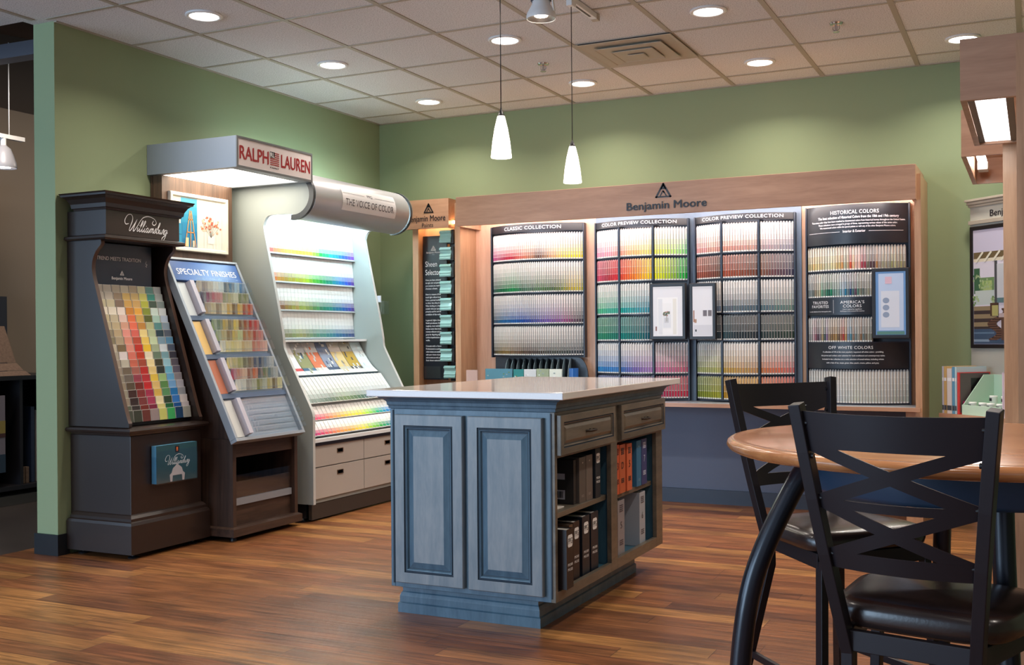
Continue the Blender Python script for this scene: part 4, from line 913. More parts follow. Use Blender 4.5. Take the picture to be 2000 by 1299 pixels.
KA = [[g2('E09CB8', 'F0A0A0'), [(0, 'F0A090'), (.5, 'F0C480'), (1, 'F0DC78')], [(0, 'ECEC60'), (.5, 'B8DC70'), (1, '68C880')]],
      [[(0, 'D85070'), (.5, 'B04050'), (1, 'F03840')], [(0, 'E85040'), (.3, 'F07030'), (.6, 'F89820'), (1, 'F8D810')], [(0, 'F0E818'), (.3, 'C8DC20'), (.65, '80B830'), (.8, '18B840'), (1, '08A038')]],
      [[(0, '58C090'), (1, '48B8A8')], [(0, '20B0A8'), (1, '58B0C8')], g2('58B0C8', '60A8D0')],
      [[(0, '389870'), (1, '288078')], [(0, '189088'), (1, '106078')], g2('106078', '105878')],
      [[(0, '3890D0'), (1, '5090D8')], [(0, '4880C8'), (.5, '8070C0'), (1, 'B888C8')], [(0, 'D088C0'), (.5, 'D07098'), (1, 'E06880')]],
      [[(0, '1C4C98'), (1, '304088')], [(0, '382C78'), (1, '703078')], [(0, '983060'), (.5, 'B82848'), (1, 'D03048')]]]
KB = [[[(0, 'D89898'), (1, 'C89888')], [(0, 'C88C80'), (1, 'B08C80')], [(0, 'A89090'), (1, '9090A0')]],
      [[(0, 'A85848'), (1, '704438')], [(0, 'A85038'), (1, '683C30')], [(0, '80503C'), (.4, '684048'), (1, '3C4058')]],
      [g2('7890A0', '607890'), [(0, '6C7C88'), (1, '4C6474')], [(0, '507080'), (1, '6C8C80')]],
      [g2('385868', '203848'), [(0, '3C5C64'), (.4, '24343C'), (1, '202C34')], [(0, '2C4044'), (1, '304438')]],
      [[(0, 'A8B078'), (1, 'C0C078')], [(0, 'C8A850'), (1, 'C09060')], [(0, 'D08050'), (.5, 'E07858'), (1, 'D87878')]],
      [[(0, '788838'), (1, 'A8A830')], [(0, 'B88C20'), (1, 'D8A028')], [(0, 'E07838'), (1, 'D84838')]]]
preview(-2.863, [-2.648, -2.396], -2.170, (-2.39, -2.14), KA, 'left blue-backed rack, on the slate blue panel', 2, None)
preview(-2.121, [-1.910, -1.656], -1.436, (-2.10, -1.91), KB, 'right blue-backed rack, on the slate blue panel', 0, None)
# 4 historical
X0, X1 = -1.360, -.713
r4 = rack('curved black rack with large white-lettered headings, rightmost of the wall racks', X0, X1, .745, 2.03, [1.604, 1.431, 1.14, .745], None, [(1.772, 2.026, 0), (.966, 1.132, 0)])
m = MB(); sheet(m, X0-.003, -.925, 1.314, 1.424, X0, X1, .009, th=.006); P('header_band', m, M_blkpanel, r4, weld=True)
RM = rackmap(X0, X1, .009)
m = MB().text('HISTORICAL COLORS', RM, .025, .0, 1.965, width=.30, space=1.1).text('The best selection of Historical Colors from the 18th and 19th century', RM, .017, .015, 1.937, width=.50, bold=.012)
for i, (s_, w) in enumerate((('Two-tone color chips have been matched to documented colors from historical homes throughout the United States.', .58), ('These selections were arranged in groups of three, representing various values of the same color.', .49), ('We recommend colors within the special palette or with any of the other Benjamin Moore colors.', .47))):
    m.text(s_, RM, .0115, .012, 1.915-i*.019, width=w, bold=.012)
m.text('Interior & Exterior', RM, .017, .0, 1.845, width=.14, bold=.012)
for a, b in ((-.30, -.09), (.09, .29)): m.stroke([(a+(b-a)*i/8, 1.851) for i in range(9)], .0018, RM, .0014, smooth=False)
m.text('TRUSTED', RM, .019, -.225, 1.387, width=.105, space=1.1).text('FAVORITES', RM, .019, -.225, 1.362, width=.115, space=1.1).text('A small collection of our most popular colors', RM, .007, -.225, 1.335, width=.15, bold=.01)
m.text("AMERICA'S", RM, .019, -.015, 1.387, width=.15, space=1.1).text('COLORS', RM, .019, -.015, 1.362, width=.115, space=1.1)
m.text('Colors inspired by magnificent', RM, .007, -.015, 1.347, width=.12, bold=.01).text('landscapes from around the country', RM, .007, -.015, 1.335, width=.15, bold=.01)
m.stroke([(-.135, 1.325), (-.135, 1.412)], .0015, RM, smooth=False)
m.text('OFF WHITE COLORS', RM, .020, -.03, 1.094, width=.28, space=1.1)
for i, (s_, w) in enumerate((('A collection of 144 of the most popularly requested off white colors - providing', .38), ('the purest and softest color selection for both traditional and contemporary styles.', .40), ('Included in the collection are a wide selection of toned whites, including whites', .385), ('with a hint of tan, taupe, green, blue, peach, cream, yellow, and gray.', .33))):
    m.text(s_, RM, .010, -.02, 1.07-i*.0235, width=w, bold=.012)
P('lettering', m, M_wtext, r4, fix=False)
H1 = 'L', 'C0B488 D0BC80 D8C890 E0D4A0 C8C090 C4BC98 C8C4A8 D0C8B0 D0C8A0 D8CCA0 C8B078 C09058 A8B090 B8A080 C85038 E0B890 D8B0A8 E0B8A8 A84858 983848 6C6458 503840 A87848 A89888 A8A488 B0A890 98988C 989868 C0B890 A8A88C A0A070 989478'.split()
H2 = 'L', '8C9898 707878 8C8470 A0A490 B0B098 5C9880 6C8C80 3C8068 186050 188060 70988C 7C9C98 8CA4A0 70A0A8 98B8C8 1878A8 608090 104078 407078 604860 508070 808878 607068 909488 A8A490 B8B8A8'.split()
H3 = 'L', 'A8A8A8 C8B0B8 986878 5C4858 88808C A89C78 505C60 907898 A0907C 8C7858 A07850 A88C60 706050 A87058 B04840 A88458 7890A8 508CA0 907868 788890 A0A098 886C50 60787C 807868 A8A498 8C8C84'.split()
fill(X0+.008, -.735, 1.604, 1.762, X0, X1, .0178, H1, 3, (hx('F0EEEA'), .25), 1, 'top row of the rightmost rack', 0)
fill(X0+.008, -.93, 1.431, 1.59, X0, X1, .0158, H2, 3, (hx('F0EEEA'), .25), 1, 'second row of the rightmost rack', 0)
fill(X0+.008, -.93, 1.14, 1.30, X0, X1, .0158, H3, 3, (hx('F0EEEA'), .3), 1, 'third row of the rightmost rack', 0)
fill(X0+.008, X1-.01, .745, .96, X0, X1, .0178, [(0, 'B8C4CC'), (.3, 'C4CCD0'), (.5, 'C8CCC0'), (.7, 'C4C8C0'), (1, 'B4BAB0')], 5, 'DCDEDA', 1, 'bottom row of the rightmost rack', 0, .03)
strips.sort(key=lambda s: s[-1])
rest = MB(); cnt = 0
for s_ in strips:
    if cnt < 300 and s_[-1] < 3:
        m = MB(); strip_mb(m, *s_[:6], s_[6], s_[7])
        o = P('color_strip', m, M_card, fix=False); a, b, c = s_[8]
        tag(o, '%s colour strip, %s from left, %s' % (a, c, b), 'colour strip', 'colour strips in the wall racks'); cnt += 1
    else: strip_mb(rest, *s_[:6], s_[6], s_[7])
o = P('color_strips', rest, M_card, fix=False); tag(o, 'dense rows of narrow colour strips filling the wall racks left of centre', 'colour strips', kind='stuff')
print('strips', len(strips), cnt)
# ---- screens
KK = [0]
def screen(name, x0, x1, z0, z1, label, bez, face, yoff=.0, extra=None):
    t = T('framed_poster', label, 'framed poster', ((x0+x1)/2, 7.17, z0), group=None); y = 7.17
    fr = FR((x0, y, z0), (1, 0, 0), (0, 0, 1), (0, -1, 0)); w, h = x1-x0, z1-z0
    P('bezel', MB().nest(fr, w, h, [(0, -.026), (0, .006), (.004, .008), (.02, .008), (.022, .004)], [0]*5), bez, t, fix=False)
    m = MB().obox(fr, .0225, .0225, .0042, w-.0225, h-.0225, .005, col=face); return t, m, fr, w, h
t, m, fr, w, h = screen('s1', -2.40, -2.145, 1.163, 1.55, 'black-framed poster of a white hallway with a plant, in the left blue-backed rack', M_black, hx('E8E8EC'))
for a in [(.055, .03, .20, .29, 'F4F4F4'), (.06, .035, .09, .28, 'E0E2E6'), (.09, .07, .155, .25, 'F0F0F0'), (.095, .08, .15, .17, 'E2E4E8'), (.165, .035, .19, .28, 'E6E4DC'), (.105, .115, .135, .15, 'C8C8CC')]: KK[0] += 1; m.obox(fr, *a[:2], .0052, *a[2:4], .0054+KK[0]*.00005, col=hx(a[4]))
for k in range(14): 
    u, v = .12+rnd.uniform(-.022, .022), .172+rnd.uniform(-.012, .018); m.obox(fr, u-.006, v-.005, .0058, u+.006, v+.005, .006+k*.00005, col=hx(rnd.choice(['60704C', '88704C', 'A87060', '485840'])))
for a in ((.118, .125, .124, .16, 'A8A8A0'), (.04, .06, .05, .09, '8C5C50')): m.obox(fr, *a[:2], .006, *a[2:4], .0064, col=hx(a[4]))
P('print', m, M_card, t)
m = MB().text('Benjamin Moore', fr, .006, .125, .345, wmax=.06).text('COLOR STORIES', fr, .01, .125, .325, wmax=.14, bold=-.01); P('lettering', m, M_bt2, t, fix=False)
t, m, fr, w, h = screen('s2', -2.118, -1.935, 1.16, 1.545, 'black-framed poster with two dark swatches, in the right blue-backed rack', M_black, hx('E4E4E8'))
for a in [(.095, .16, .122, .20, '6C6468'), (.13, .16, .155, .20, '706868'), (.028, .12, .035, .20, 'A06848'), (.035, .115, .05, .14, 'B08868')]: KK[0] += 1; m.obox(fr, *a[:2], .0052, *a[2:4], .0054+KK[0]*.00005, col=hx(a[4]))
m.obox(fr, .03, .03, .0052, .155, .10, .0054, col=hx('D4D4DA')); m.obox(fr, .04, .055, .0055, .05, .07, .0058, col=hx('303034'))
P('print', m, M_card, t)
m = MB().text('THIS COLOR IS', fr, .012, .09, .29, wmax=.12, bold=-.01).text('YOUR COLOR', fr, .012, .09, .27, wmax=.12, bold=-.01); P('lettering', m, mat('pale_lettering', (176, 176, 186), .5), t, fix=False)
t, m, fr, w, h = screen('s3', -.925, -.700, 1.16, 1.605, 'blue-tinted glossy poster frame over the rightmost rack', M_black, hx('7CA4D0'))
m = MB().obox(fr, .0225, .0225, .0042, w-.0225, h-.0225, .005, col=hx('6C98CC')); m.obox(fr, .04, .05, .0052, w-.035, h-.035, .0056, col=hx('B8CCE8')); m.obox(fr, .055, .07, .0058, w-.06, .30, .006, col=hx('D4DCE8'))
for v in (.24, .195, .15):
    n_ = m.add([fr(.085+.02*math.cos(a), v+.018*math.sin(a), .0064) for a in [k*math.tau/16 for k in range(16)]]); m.face(range(n_, n_+16), 0, hx('90A0B8'))
m.obox(fr, .08, .345, .0062, .12, .39, .0064, col=hx('D8B8C8')); m.obox(fr, .03, .025, .006, w-.03, .045, .0064, col=hx('5C8880'))
P('print', m, mat_ if (mat_ := attr_mat('gloss_print', .12)) else None, t)
# ---- leaflet carousel under the left rack
t = T('leaflet_rack', 'dark round-topped leaflet rack with clear dividers under the leftmost wall rack', 'leaflet rack', (-3.3, 7.2, .734))
arch = [(-3.67, .735)]+[(-3.67, 1.036)]+[(-3.0+.08*math.sin(a), 1.036-.14*(1-math.cos(a))-.0*a) for a in [k*.26 for k in range(7)]]+[(-2.918, .85), (-2.918, .735)]
P('back', MB().prism(arch, lambda p, q, a: (p, a, q), 7.30, 7.31), M_blkpanel, t)
P('tray', rbox(-3.66, 7.10, .735, -2.93, 7.299, .75), M_black, t)
for k in range(12):
    x = -3.56+k*.046; pts = [(7.295, .751), (7.295, 1.03), (7.25, 1.02), (7.19, .98), (7.14, .90), (7.12, .80), (7.12, .751)]
    P('divider', MB().prism(pts, lambda p, q, a: (a+(7.3-p)*.25, p, q), x, x+.002), mat('frosted_divider', (130, 150, 158), .25), t) if k % 1 == 0 else None
for x0, x1, z1, h_, l in ((-3.64, -3.42, .957, '4C8498', 'teal-blue headed booklet, leftmost in the dark leaflet rack'), (-3.41, -3.33, .954, '188080', 'plain dark teal booklet in the dark leaflet rack'), (-3.325, -3.23, .955, 'D0D8DC', 'white booklet with grey view in the dark leaflet rack'), (-3.225, -3.13, .958, '98A888', 'booklet with a green bowl on its cover'), (-3.125, -3.03, .957, 'DCE4D8', 'white booklet with green leaves, rightmost in the leaflet rack')):
    m = MB().box(x0, 7.07, .751, x1, 7.084, z1, col=hx(h_)); xc = (x0+x1)/2
    for k in range(8): u = rnd.uniform(x0+.01, x1-.02); v = rnd.uniform(.84, z1-.015); m.box(u, 7.0685, v, u+rnd.uniform(.006, .02), 7.0698, v+.008, col=hx(rnd.choice(['E8ECEC', '608048', h_, '90A0A0'])))
    o = P('booklet', m, M_card); tag(o, l, 'booklet', 'booklets under the leftmost rack')
o = P('cup', MB().lathe([(.03, 0), (.034, .23), (.031, .23), (.027, .005)], (-2.93, 7.055, .734), 24), mat('blue_translucent', (40, 96, 170), .2)); tag(o, 'tall blue plastic cup beside the dark leaflet rack', 'cup')
t = T('card_holder', 'small pinkish card holder on the worktop left of the leaflet rack', 'card holder', (-3.78, 7.15, .734)); P('holder', rbox(-3.83, 7.13, .734, -3.73, 7.16, .85), M_acry2, t); P('card', rbox(-3.827, 7.12, .735, -3.733, 7.129, .945), mat('card_pink', (190, 160, 152), .5), t)
# ================================================================== ISLAND CABINET
IX0, IX1, IY0, IY1 = -2.489, -1.72, 3.94, 5.31
ZB, ZT = .125, .885
t = T('island_cabinet', 'blue-glazed island cabinet with raised-panel doors, two drawers and open binder shelves', 'cabinet', (-2.1, 4.6, 0))
m = MB()
m.box(IX0, IY0, ZB, IX0+.02, IY1, ZT).box(IX0+.02, IY0, ZB, IX1-.02, IY0+.02, ZT).box(IX0+.02, IY1-.02, ZB, IX1-.02, IY1, ZT)
m.box(IX0+.02, IY0+.02, ZT-.02, IX1-.02, IY1-.02, ZT)
P('carcass', m, M_isl, t, bevel=.0015)
P('interior', MB().box(IX0+.02, IY0+.02, ZB, IX1-.022, IY1-.02, ZB+.03).box(-2.12, IY0+.02, ZB+.03, -2.105, IY1-.02, .70).box(-2.105, 4.59, ZB+.03, IX1-.022, 4.61, .70).box(-2.105, IY1-.085, ZB+.03, IX1-.022, IY1-.07, .70).box(-2.105, IY0+.0205, ZB+.03, IX1-.022, IY0+.035, .70), M_isli, t)
fm = MB(); fx0, fx1 = IX1-.0215, IX1
fm.box(fx0, IY0, ZB, fx1, IY0+.022, ZT).box(fx0, 4.57, ZB, fx1, 4.65, ZT).box(fx0, 5.215, ZB, fx1, IY1, ZT)
fm.box(fx0, IY0+.022, ZB, fx1, 4.57, .165).box(fx0, 4.65, ZB, fx1, 5.215, .172).box(fx0, IY0+.022, .70, fx1, 4.57, ZT).box(fx0, 4.65, .70, fx1, 5.215, ZT)
P('face_frame', fm, M_isld, t, bevel=.0015)
P('shelf', rbox(-2.10, IY0+.036, .447, IX1-.03, 4.589, .47), M_isld, t, bevel=.002)
P('shelf', rbox(-2.10, 4.611, .432, IX1-.03, 5.224, .455), M_isld, t, bevel=.002)
RP = [(0, 0), (0, .019), (.003, .022), (.045, .022), (.048, .017), (.051, .017), (.054, .020), (.059, .018), (.062, .011), (.066, .011), (.088, .019), (.091, .020)]
RM_ = [0, 0, 0, 1, 1, 1, 2, 2, 1, 2, 2, 0]
fd = lambda x0, z0: FR((x0, IY0-.0005, z0), (1, 0, 0), (0, 0, 1), (0, -1, 0))
for x0, x1, z0, z1 in ((-2.455, -2.128, .148, .862), (-2.104, -1.768, .148, .862)):
    P('door', MB().nest(fd(x0, z0), x1-x0, z1-z0, RP, RM_), [M_islf, M_islgap, M_isl], t, fix=False)
for bx in (IX0+.012, IX1-.02): P('bead', rbox(bx, IY0-.0035, .14, bx+.006, IY0-.0002, .88), M_islgap, t)
for y0, y1 in ((3.953, 4.575), (4.655, 5.30)):
    z0, z1 = .712, .872; fr = FR((IX1+.0005, y0, z0), (0, 1, 0), (0, 0, 1), (1, 0, 0))
    d = P('drawer', MB().nest(fr, y1-y0, z1-z0, [(a*.62, h_) for a, h_ in RP], RM_), [M_isld, M_islgap, M_isld], t, fix=False)
    yc = (y0+y1)/2
    P('handle', MB().tube([(IX1+.02, yc-.04, .79), (IX1+.04, yc-.03, .79), (IX1+.044, yc, .791), (IX1+.04, yc+.03, .79), (IX1+.02, yc+.04, .79)], [.006, .005, .0065, .005, .006], 10).lathe([(.008, 0), (.006, .01)], (IX1+.02, yc, .787), 8), mat('pull_dark', (58, 50, 46), .3, metal=.6), d)
P('crown_moulding', MB().ring([(0, .886), (.004, .886), (.006, .898), (.010, .902), (.012, .915), (.022, .926), (.036, .932), (.04, .9368), (0, .9368)], IX0, IY0, IX1, IY1), M_isl, t)
P('plinth', MB().ring([(.016, .0), (.016, .04), (.01, .045), (.01, .07), (.004, .085), (0, .09), (0, .105), (.006, .107), (.006, .1245), (-.01, .1248)], -2.475, 4.01, -1.83, 5.15), M_isl, t)
P('corner_notch', MB().box(IX0, IY0, .085+.025, IX0+.07, IY0+.019, .1245).box(IX1-.07, IY0, .11, IX1, IY0+.019, .1245), M_isl, t) if False else None
w_ = P('worktop', rbox(-2.575, 3.885, .9375, -1.66, 5.44, .967), M_quartz, bevel=.003); tag(w_, 'glossy pale speckled quartz worktop on the blue island', 'worktop')

# binders. along y, spines facing +x
def spine(x, y0, z0): return FR((x, y0, z0), (0, 1, 0), (0, 0, 1), (1, 0, 0))
def ppg(m, fr, u, v, s, mi=1, ti=2):
    n = 10; r = s*.22; pts = []
    for cx, cy, a0 in ((s/2-r, s/2-r, 0), (-s/2+r, s/2-r, 90), (-s/2+r, -s/2+r, 180), (s/2-r, -s/2+r, 270)):
        for k in range(5): a = math.radians(a0+k*22.5); pts.append((u+cx+r*math.cos(a), v+cy+r*math.sin(a)))
    k = m.add([fr(a, b, .0012) for a, b in pts]); m.face(range(k, k+len(pts)), mi)
    m.text('PPG', fr, s*.5, u, v-s*.24, width=s*.82, n0=.002, mi=ti)
def binder(x1, y0, y1, z0, z1, colr, label, depth=.26, grp=None, kind='ppg', lean=0, num=None, name='binder', labcol='E8E8E8'):
    t = T(name, label, 'binder' if name == 'binder' else name.replace('_', ' '), (x1-.1, (y0+y1)/2, z0), group=grp)
    M = mat('binder_'+colr, s2l_hex(colr), .4)
    P('cover', MB().box(x1-depth, y0, z0, x1-.002, y0+.003, z1).box(x1-depth, y1-.003, z0, x1-.002, y1, z1), M, t)
    P('spine', rbox(x1-.0019, y0, z0, x1, y1, z1), M, t)
    P('pages', rbox(x1-depth+.01, y0+.0035, z0+.004, x1-.006, y1-.0035, z1-.006), mat('page_block', (190, 188, 182), .7), t)
    fr = spine(x1, y0, z0); w = y1-y0; h = z1-z0; m = MB()
    if kind == 'ppg':
        ppg(m, fr, w/2, h*.80, min(w*.72, .05)); m.text('PPG1001', fr, .011, w/2, h*.38, wmax=w*.7, mi=1, bold=.02).text('PPG1202', fr, .011, w/2, h*.30, wmax=w*.7, mi=1, bold=.02)
    if kind == 'num':
        m.text(num, fr, .034, w/2, h*.5, wmax=w*.6, bold=.01, mi=1)
        for k in range(7):
            zz = h*(.9-k*.035) if k < 4 else h*(.28-(k-4)*.035); m.obox(fr, w*.25, zz, .0008, w*.75, zz+.005, .0014, 1)
    if kind == 'grey':
        for k in range(3): m.obox(fr, w*.3, h*(.16-k*.02), .0008, w*.7, h*(.165-k*.02), .0014, 1)
        m.lathe([(0, 0), (.008, 0), (.008, .001)], (0, 0, 0), 3) if False else m.obox(fr, w*.4, h*.86, .0008, w*.6, h*.89, .0014, 1)
    if m.v: P('spine_label', m, [M, mat('label_'+labcol, s2l_hex(labcol), .5), M_btext], t, fix=False)
    return t
def s2l_hex(h): return (int(h[0:2], 16), int(h[2:4], 16), int(h[4:6], 16))
zf = ZB+.031
# bottom left bay
binder(-1.69, 3.98, 4.05, .172, .412, '1E1718', 'dark brown binder pulled forward out of the lower left island shelf', depth=.25)
labs = ['tan and dark binder just behind the pulled-out one, lower island shelf', 'dark brown binder third in the lower left island shelf', 'dark binder fourth in the lower left island shelf', 'dark navy binder at the far end of the lower left island shelf']
for k, (a, b_) in enumerate(((4.15, 4.19), (4.195, 4.262), (4.295, 4.378), (4.396, 4.482))):
    binder(-1.75, a, b_, zf, [.40, .405, .412, .414][k], ['5A4636', '241C1E', '1C222C', '18202C'][k], labs[k], depth=.26, grp='binders in the lower left island shelf')
z2 = .4705
binder(-1.76, 4.29, 4.364, z2, .666, '5A534E', 'taupe grey binder in the upper left island shelf, nearer one', grp='taupe binders', kind='grey', depth=.27, labcol='A89C94')
binder(-1.76, 4.369, 4.445, z2, .668, '6A605A', 'taupe grey binder in the upper left island shelf, farther one', grp='taupe binders', kind='grey', depth=.27, labcol='B0A49C')
binder(-1.75, 4.455, 4.515, z2, .69, '1C2630', 'tall dark binder at the far end of the upper left island shelf', depth=.27)
o = T('document_box', 'black document box with a barcode label in the upper left island shelf', 'box', (-1.9, 4.27, z2))
P('box_body', rbox(-2.09, 4.25, z2, -1.77, 4.283, .66), mat('box_black', (38, 36, 38), .5), o); fr = FR((-1.86, 4.2495, z2), (1, 0, 0), (0, 0, 1), (0, -1, 0))
m = MB().obox(fr, -.02, .02, 0, .05, .06, .0008, 0).obox(fr, -.08, .105, 0, .05, .13, .0008, 0)
for k in range(11): m.obox(fr, -.012+k*.005, .026, .001, -.010+k*.005+.0012*(k % 3), .054, .0014, 1)
P('label', m, [mat('label_grey', (176, 176, 190), .5), M_btext], o)
o = P('paper_stack', MB().box(-1.98, 4.0, z2, IX1-.06, 4.17, z2+.006).box(-1.97, 4.01, z2+.0062, IX1-.08, 4.10, z2+.05), [M_offwhite], bevel=.001); tag(o, 'small pile of pale papers at the near end of the upper left shelf', 'papers')
z3 = .4555
for k, (a, b_) in enumerate(((4.68, 4.718), (4.724, 4.80), (4.823, 4.893))): binder(-1.735, a, b_, z3, .685-.004*k, ['C85830', 'C06038', 'D06840'][k], '%s orange ring binder in the upper right island shelf' % ['nearest', 'middle', 'farthest'][k], depth=.25, grp='orange binders', kind='num', num=['3', 'D', '5'][k], labcol='3C2420')
o = T('ring_binder', 'black open ring binder with steel rings between the orange and blue binders', 'binder', (-1.85, 4.92, z3))
P('cover', rbox(-1.98, 4.90, z3, -1.77, 4.955, z3+.215), M_black, o)
for k in range(3): P('ring', MB().tube([(-1.772, 4.905, z3+.04+k*.065), (-1.755, 4.912, z3+.04+k*.065), (-1.75, 4.93, z3+.04+k*.065), (-1.76, 4.948, z3+.04+k*.065)], .003, 6), M_chrome, o)
binder(-1.74, 4.974, 5.041, z3, .677, '38749C', 'light blue binder in the upper right island shelf', kind='grey', depth=.25, labcol='8CB0CC')
binder(-1.74, 5.049, 5.127, z3, .68, '3C4478', 'indigo blue binder in the upper right island shelf', kind='num', num='7', depth=.25, labcol='C0C8E0')
binder(-1.745, 4.72, 4.81, zf, .42, '8C8A90', 'grey lilac binder nearest in the lower right island shelf', kind='num', num='5', depth=.25, labcol='4C4450')
binder(-1.75, 5.04, 5.125, zf, .417, 'A8B0BC', 'large pale grey binder standing alone in the lower right island shelf', kind='num', num='6', depth=.30, labcol='5C5860')

# ================================================================== ROUND TABLE
TC = Vector((-.153, 3.003, 0)); R = .61
def camdir(phi):   # angle in camera frame -> world direction
    return rt*math.cos(phi)+fw*math.sin(phi)
t = T('round_table', 'round orange-maple table with a rounded edge, blue apron and bowed black legs', 'table', tuple(TC))
P('tabletop', MB().lathe([(0, .877), (R-.05, .877), (R-.02, .881), (R-.006, .888), (R, .897), (R-.003, .907), (R-.012, .913), (R-.028, .9145), (R-.034, .9125), (R-.042, .9145), (0, .9145)], TC, 96, sm=True, cap=False), M_table, t)
P('apron', MB().lathe([(.40, .8765), (.40, .80), (.392, .789), (.37, .789), (.37, .8765)], TC, 96, cap=False), M_apron, t)
P('under_plate', MB().lathe([(0, .845), (.369, .845), (.369, .876), (0, .876)], TC, 48, cap=False), M_black, t)
for ph in (183, 270, 3, 75):
    d = camdir(math.radians(ph)); pr = catmull([(.405, .872), (.455, .80), (.532, .649), (.574, .521), (.598, .348), (.606, .17), (.600, .012)], 5)
    if ph == 270: pr = catmull([(.19, .844), (.19, .75), (.195, .649), (.205, .521), (.22, .348), (.235, .17), (.24, .012)], 5)
    P('leg', MB().tube([TC+d*r+Vector((0, 0, z)) for r, z in pr], .0265, 20), M_tube, t)
    P('foot_pad', MB().lathe([(.032, 0), (.032, .008), (.027, .0115)], TC+d*(.24 if ph == 270 else .600), 20), M_black, t)

# ================================================================== CHAIRS (x-back counter stools)
def make_chair(label, loc, fwd):
    rz = math.atan2(fwd[1], fwd[0])-math.pi/2
    t = T('counter_stool', label, 'chair', (loc[0], loc[1], 0), rz)
    ZS, ZTOP = .60, 1.03
    def post(s, z):   # back post centreline: splayed outwards and reclining above the seat
        if z >= .475:
            f = (z-.475)/(ZTOP-.475); return Vector((s*(.129+.068*f), -.15-.125*f-.010*math.sin(math.pi*f), z))
        f = (.475-z)/.475; return Vector((s*(.129+.07*f), -.15-.09*f, z))
    for s in (-1, 1):
        m = MB(); zs = [ZTOP+.012-.0*i for i in range(1)]
        zz = [.004, .2, .45, .5, .6, .72, .84, .94, ZTOP+.010]
        m.sweep([post(s, z) for z in zz], .026, .034)
        P('back_post', m, M_bronze, t, bevel=.002)
        P('foot_glide', MB().lathe([(.014, -.003), (.014, .004)], post(s, .003), 12), M_black, t)
    for s in (-1, 1):
        m = MB(); m.bar((s*.185, .19, ZS-.075), (s*.215, .225, .004), .024, .03, (0, 1, 0)); P('front_leg', m, M_bronze, t, bevel=.002)
    m = MB()
    for s in (-1, 1): m.bar((s*.134, -.16, ZS-.075), (s*.19, .19, ZS-.075), .02, .045)
    m.bar((-.19, .195, ZS-.075), (.19, .195, ZS-.075), .02, .045); m.bar((-.134, -.16, ZS-.075), (.134, -.16, ZS-.075), .02, .045)
    P('seat_frame', m, M_bronze, t, bevel=.002)
    m = MB(); m.bar((-.20, .213, .15), (.20, .213, .15), .02, .028); P('footrest', m, M_bronze, t, bevel=.002)
    for s in (-1, 1):
        m = MB(); m.bar((s*.172, -.22, .15), (s*.203, .206, .15), .016, .022); P('stretcher', m, M_bronze, t, bevel=.002)
    # cushion
    m = MB(); n = 14; b = 0
    def edge(u):  # rounded trapezoid outline, 4*n points
        pass
    out = []
    for k in range(64):
        a = k*math.tau/64; c, s_ = math.cos(a), math.sin(a); e = .42
        x = math.copysign(abs(c)**e, c); y = math.copysign(abs(s_)**e, s_)
        out.append((x*(.203+.022*y), y*.185+.03))
    prof = [(0, -.052), (.93, -.052), (.985, -.045), (1.0, -.03), (.995, -.012), (.96, .001), (.85, .009), (.55, .016), (0, .02)]
    rings = []
    for f, z in prof: rings.append(m.add([(x*f, y*f, ZS+z) for x, y in out]))
    for r0, r1 in zip(rings, rings[1:]):
        for k in range(64): m.face((r0+k, r0+(k+1) % 64, r1+(k+1) % 64, r1+k), sm=True)
    P('seat_cushion', m, M_leather, t)
    # x-back: strips on the curved surface between the posts; s in [-1,1], q 0 (top) .. 1 (bottom)
    def surf(s_, q, n):
        z = ZTOP-.004-q*.335; pl, pr = post(-1, z), post(1, z); c = (pl+pr)/2; w = (pr.x-pl.x)/2
        return Vector((c.x+s_*w, c.y-.032*(1-s_*s_)+n, z))
    m = MB()
    def strip(top, bot, s0=-.94, s1=.94, N=24, th=.005):
        ids = []
        for i in range(N+1):
            s_ = s0+(s1-s0)*i/N; a, b_ = top(s_), bot(s_)
            ids.append(m.add([surf(s_, a, -th/2), surf(s_, b_, -th/2), surf(s_, b_, th/2), surf(s_, a, th/2)]))
        for a, b_ in zip(ids, ids[1:]):
            for q in range(4): m.face((a+q, a+(q+1) % 4, b_+(q+1) % 4, b_+q), sm=q in (0, 2))
        m.face([ids[0]+q for q in range(4)]); m.face([ids[-1]+q for q in (3, 2, 1, 0)])
    strip(lambda s_: .0+.012*(1-s_*s_), lambda s_: .235+.0*(s_*s_))
    P('top_rail', m, M_bronze, t); 
    for (q0, q1) in ((.205, .58), (.565, .93)):
        m = MB(); hw = .044
        for sg in (1, -1):
            strip(lambda s_: (q0+q1)/2+sg*s_*(q1-q0)/2/.94*.98-hw, lambda s_: (q0+q1)/2+sg*s_*(q1-q0)/2/.94*.98+hw, th=.0046 if sg > 0 else .005)
        P('cross_brace', m, M_bronze, t)
    m = MB(); strip(lambda s_: .545+.01*(1-s_*s_), lambda s_: .603+.01*(1-s_*s_)); P('back_bar', m, M_bronze, t)
    m = MB(); strip(lambda s_: .89, lambda s_: 1.0); P('back_bar', m, M_bronze, t)
    for s in (-1, 1):
        for z in (1.0, .93, .84, .72): P('bolt', MB().tube([post(s, z)+Vector((-s*.014, -.004, 0)), post(s, z)+Vector((-s*.019, -.004, 0))], .006, 10), M_black, t)
    return t
make_chair('dark x-back counter stool in the foreground seen from behind, tucked under the round table', (-.206, 2.555), (.20, .98))
make_chair('dark x-back counter stool on the far left side of the round table', (-.57, 3.487), (.72, -.69))

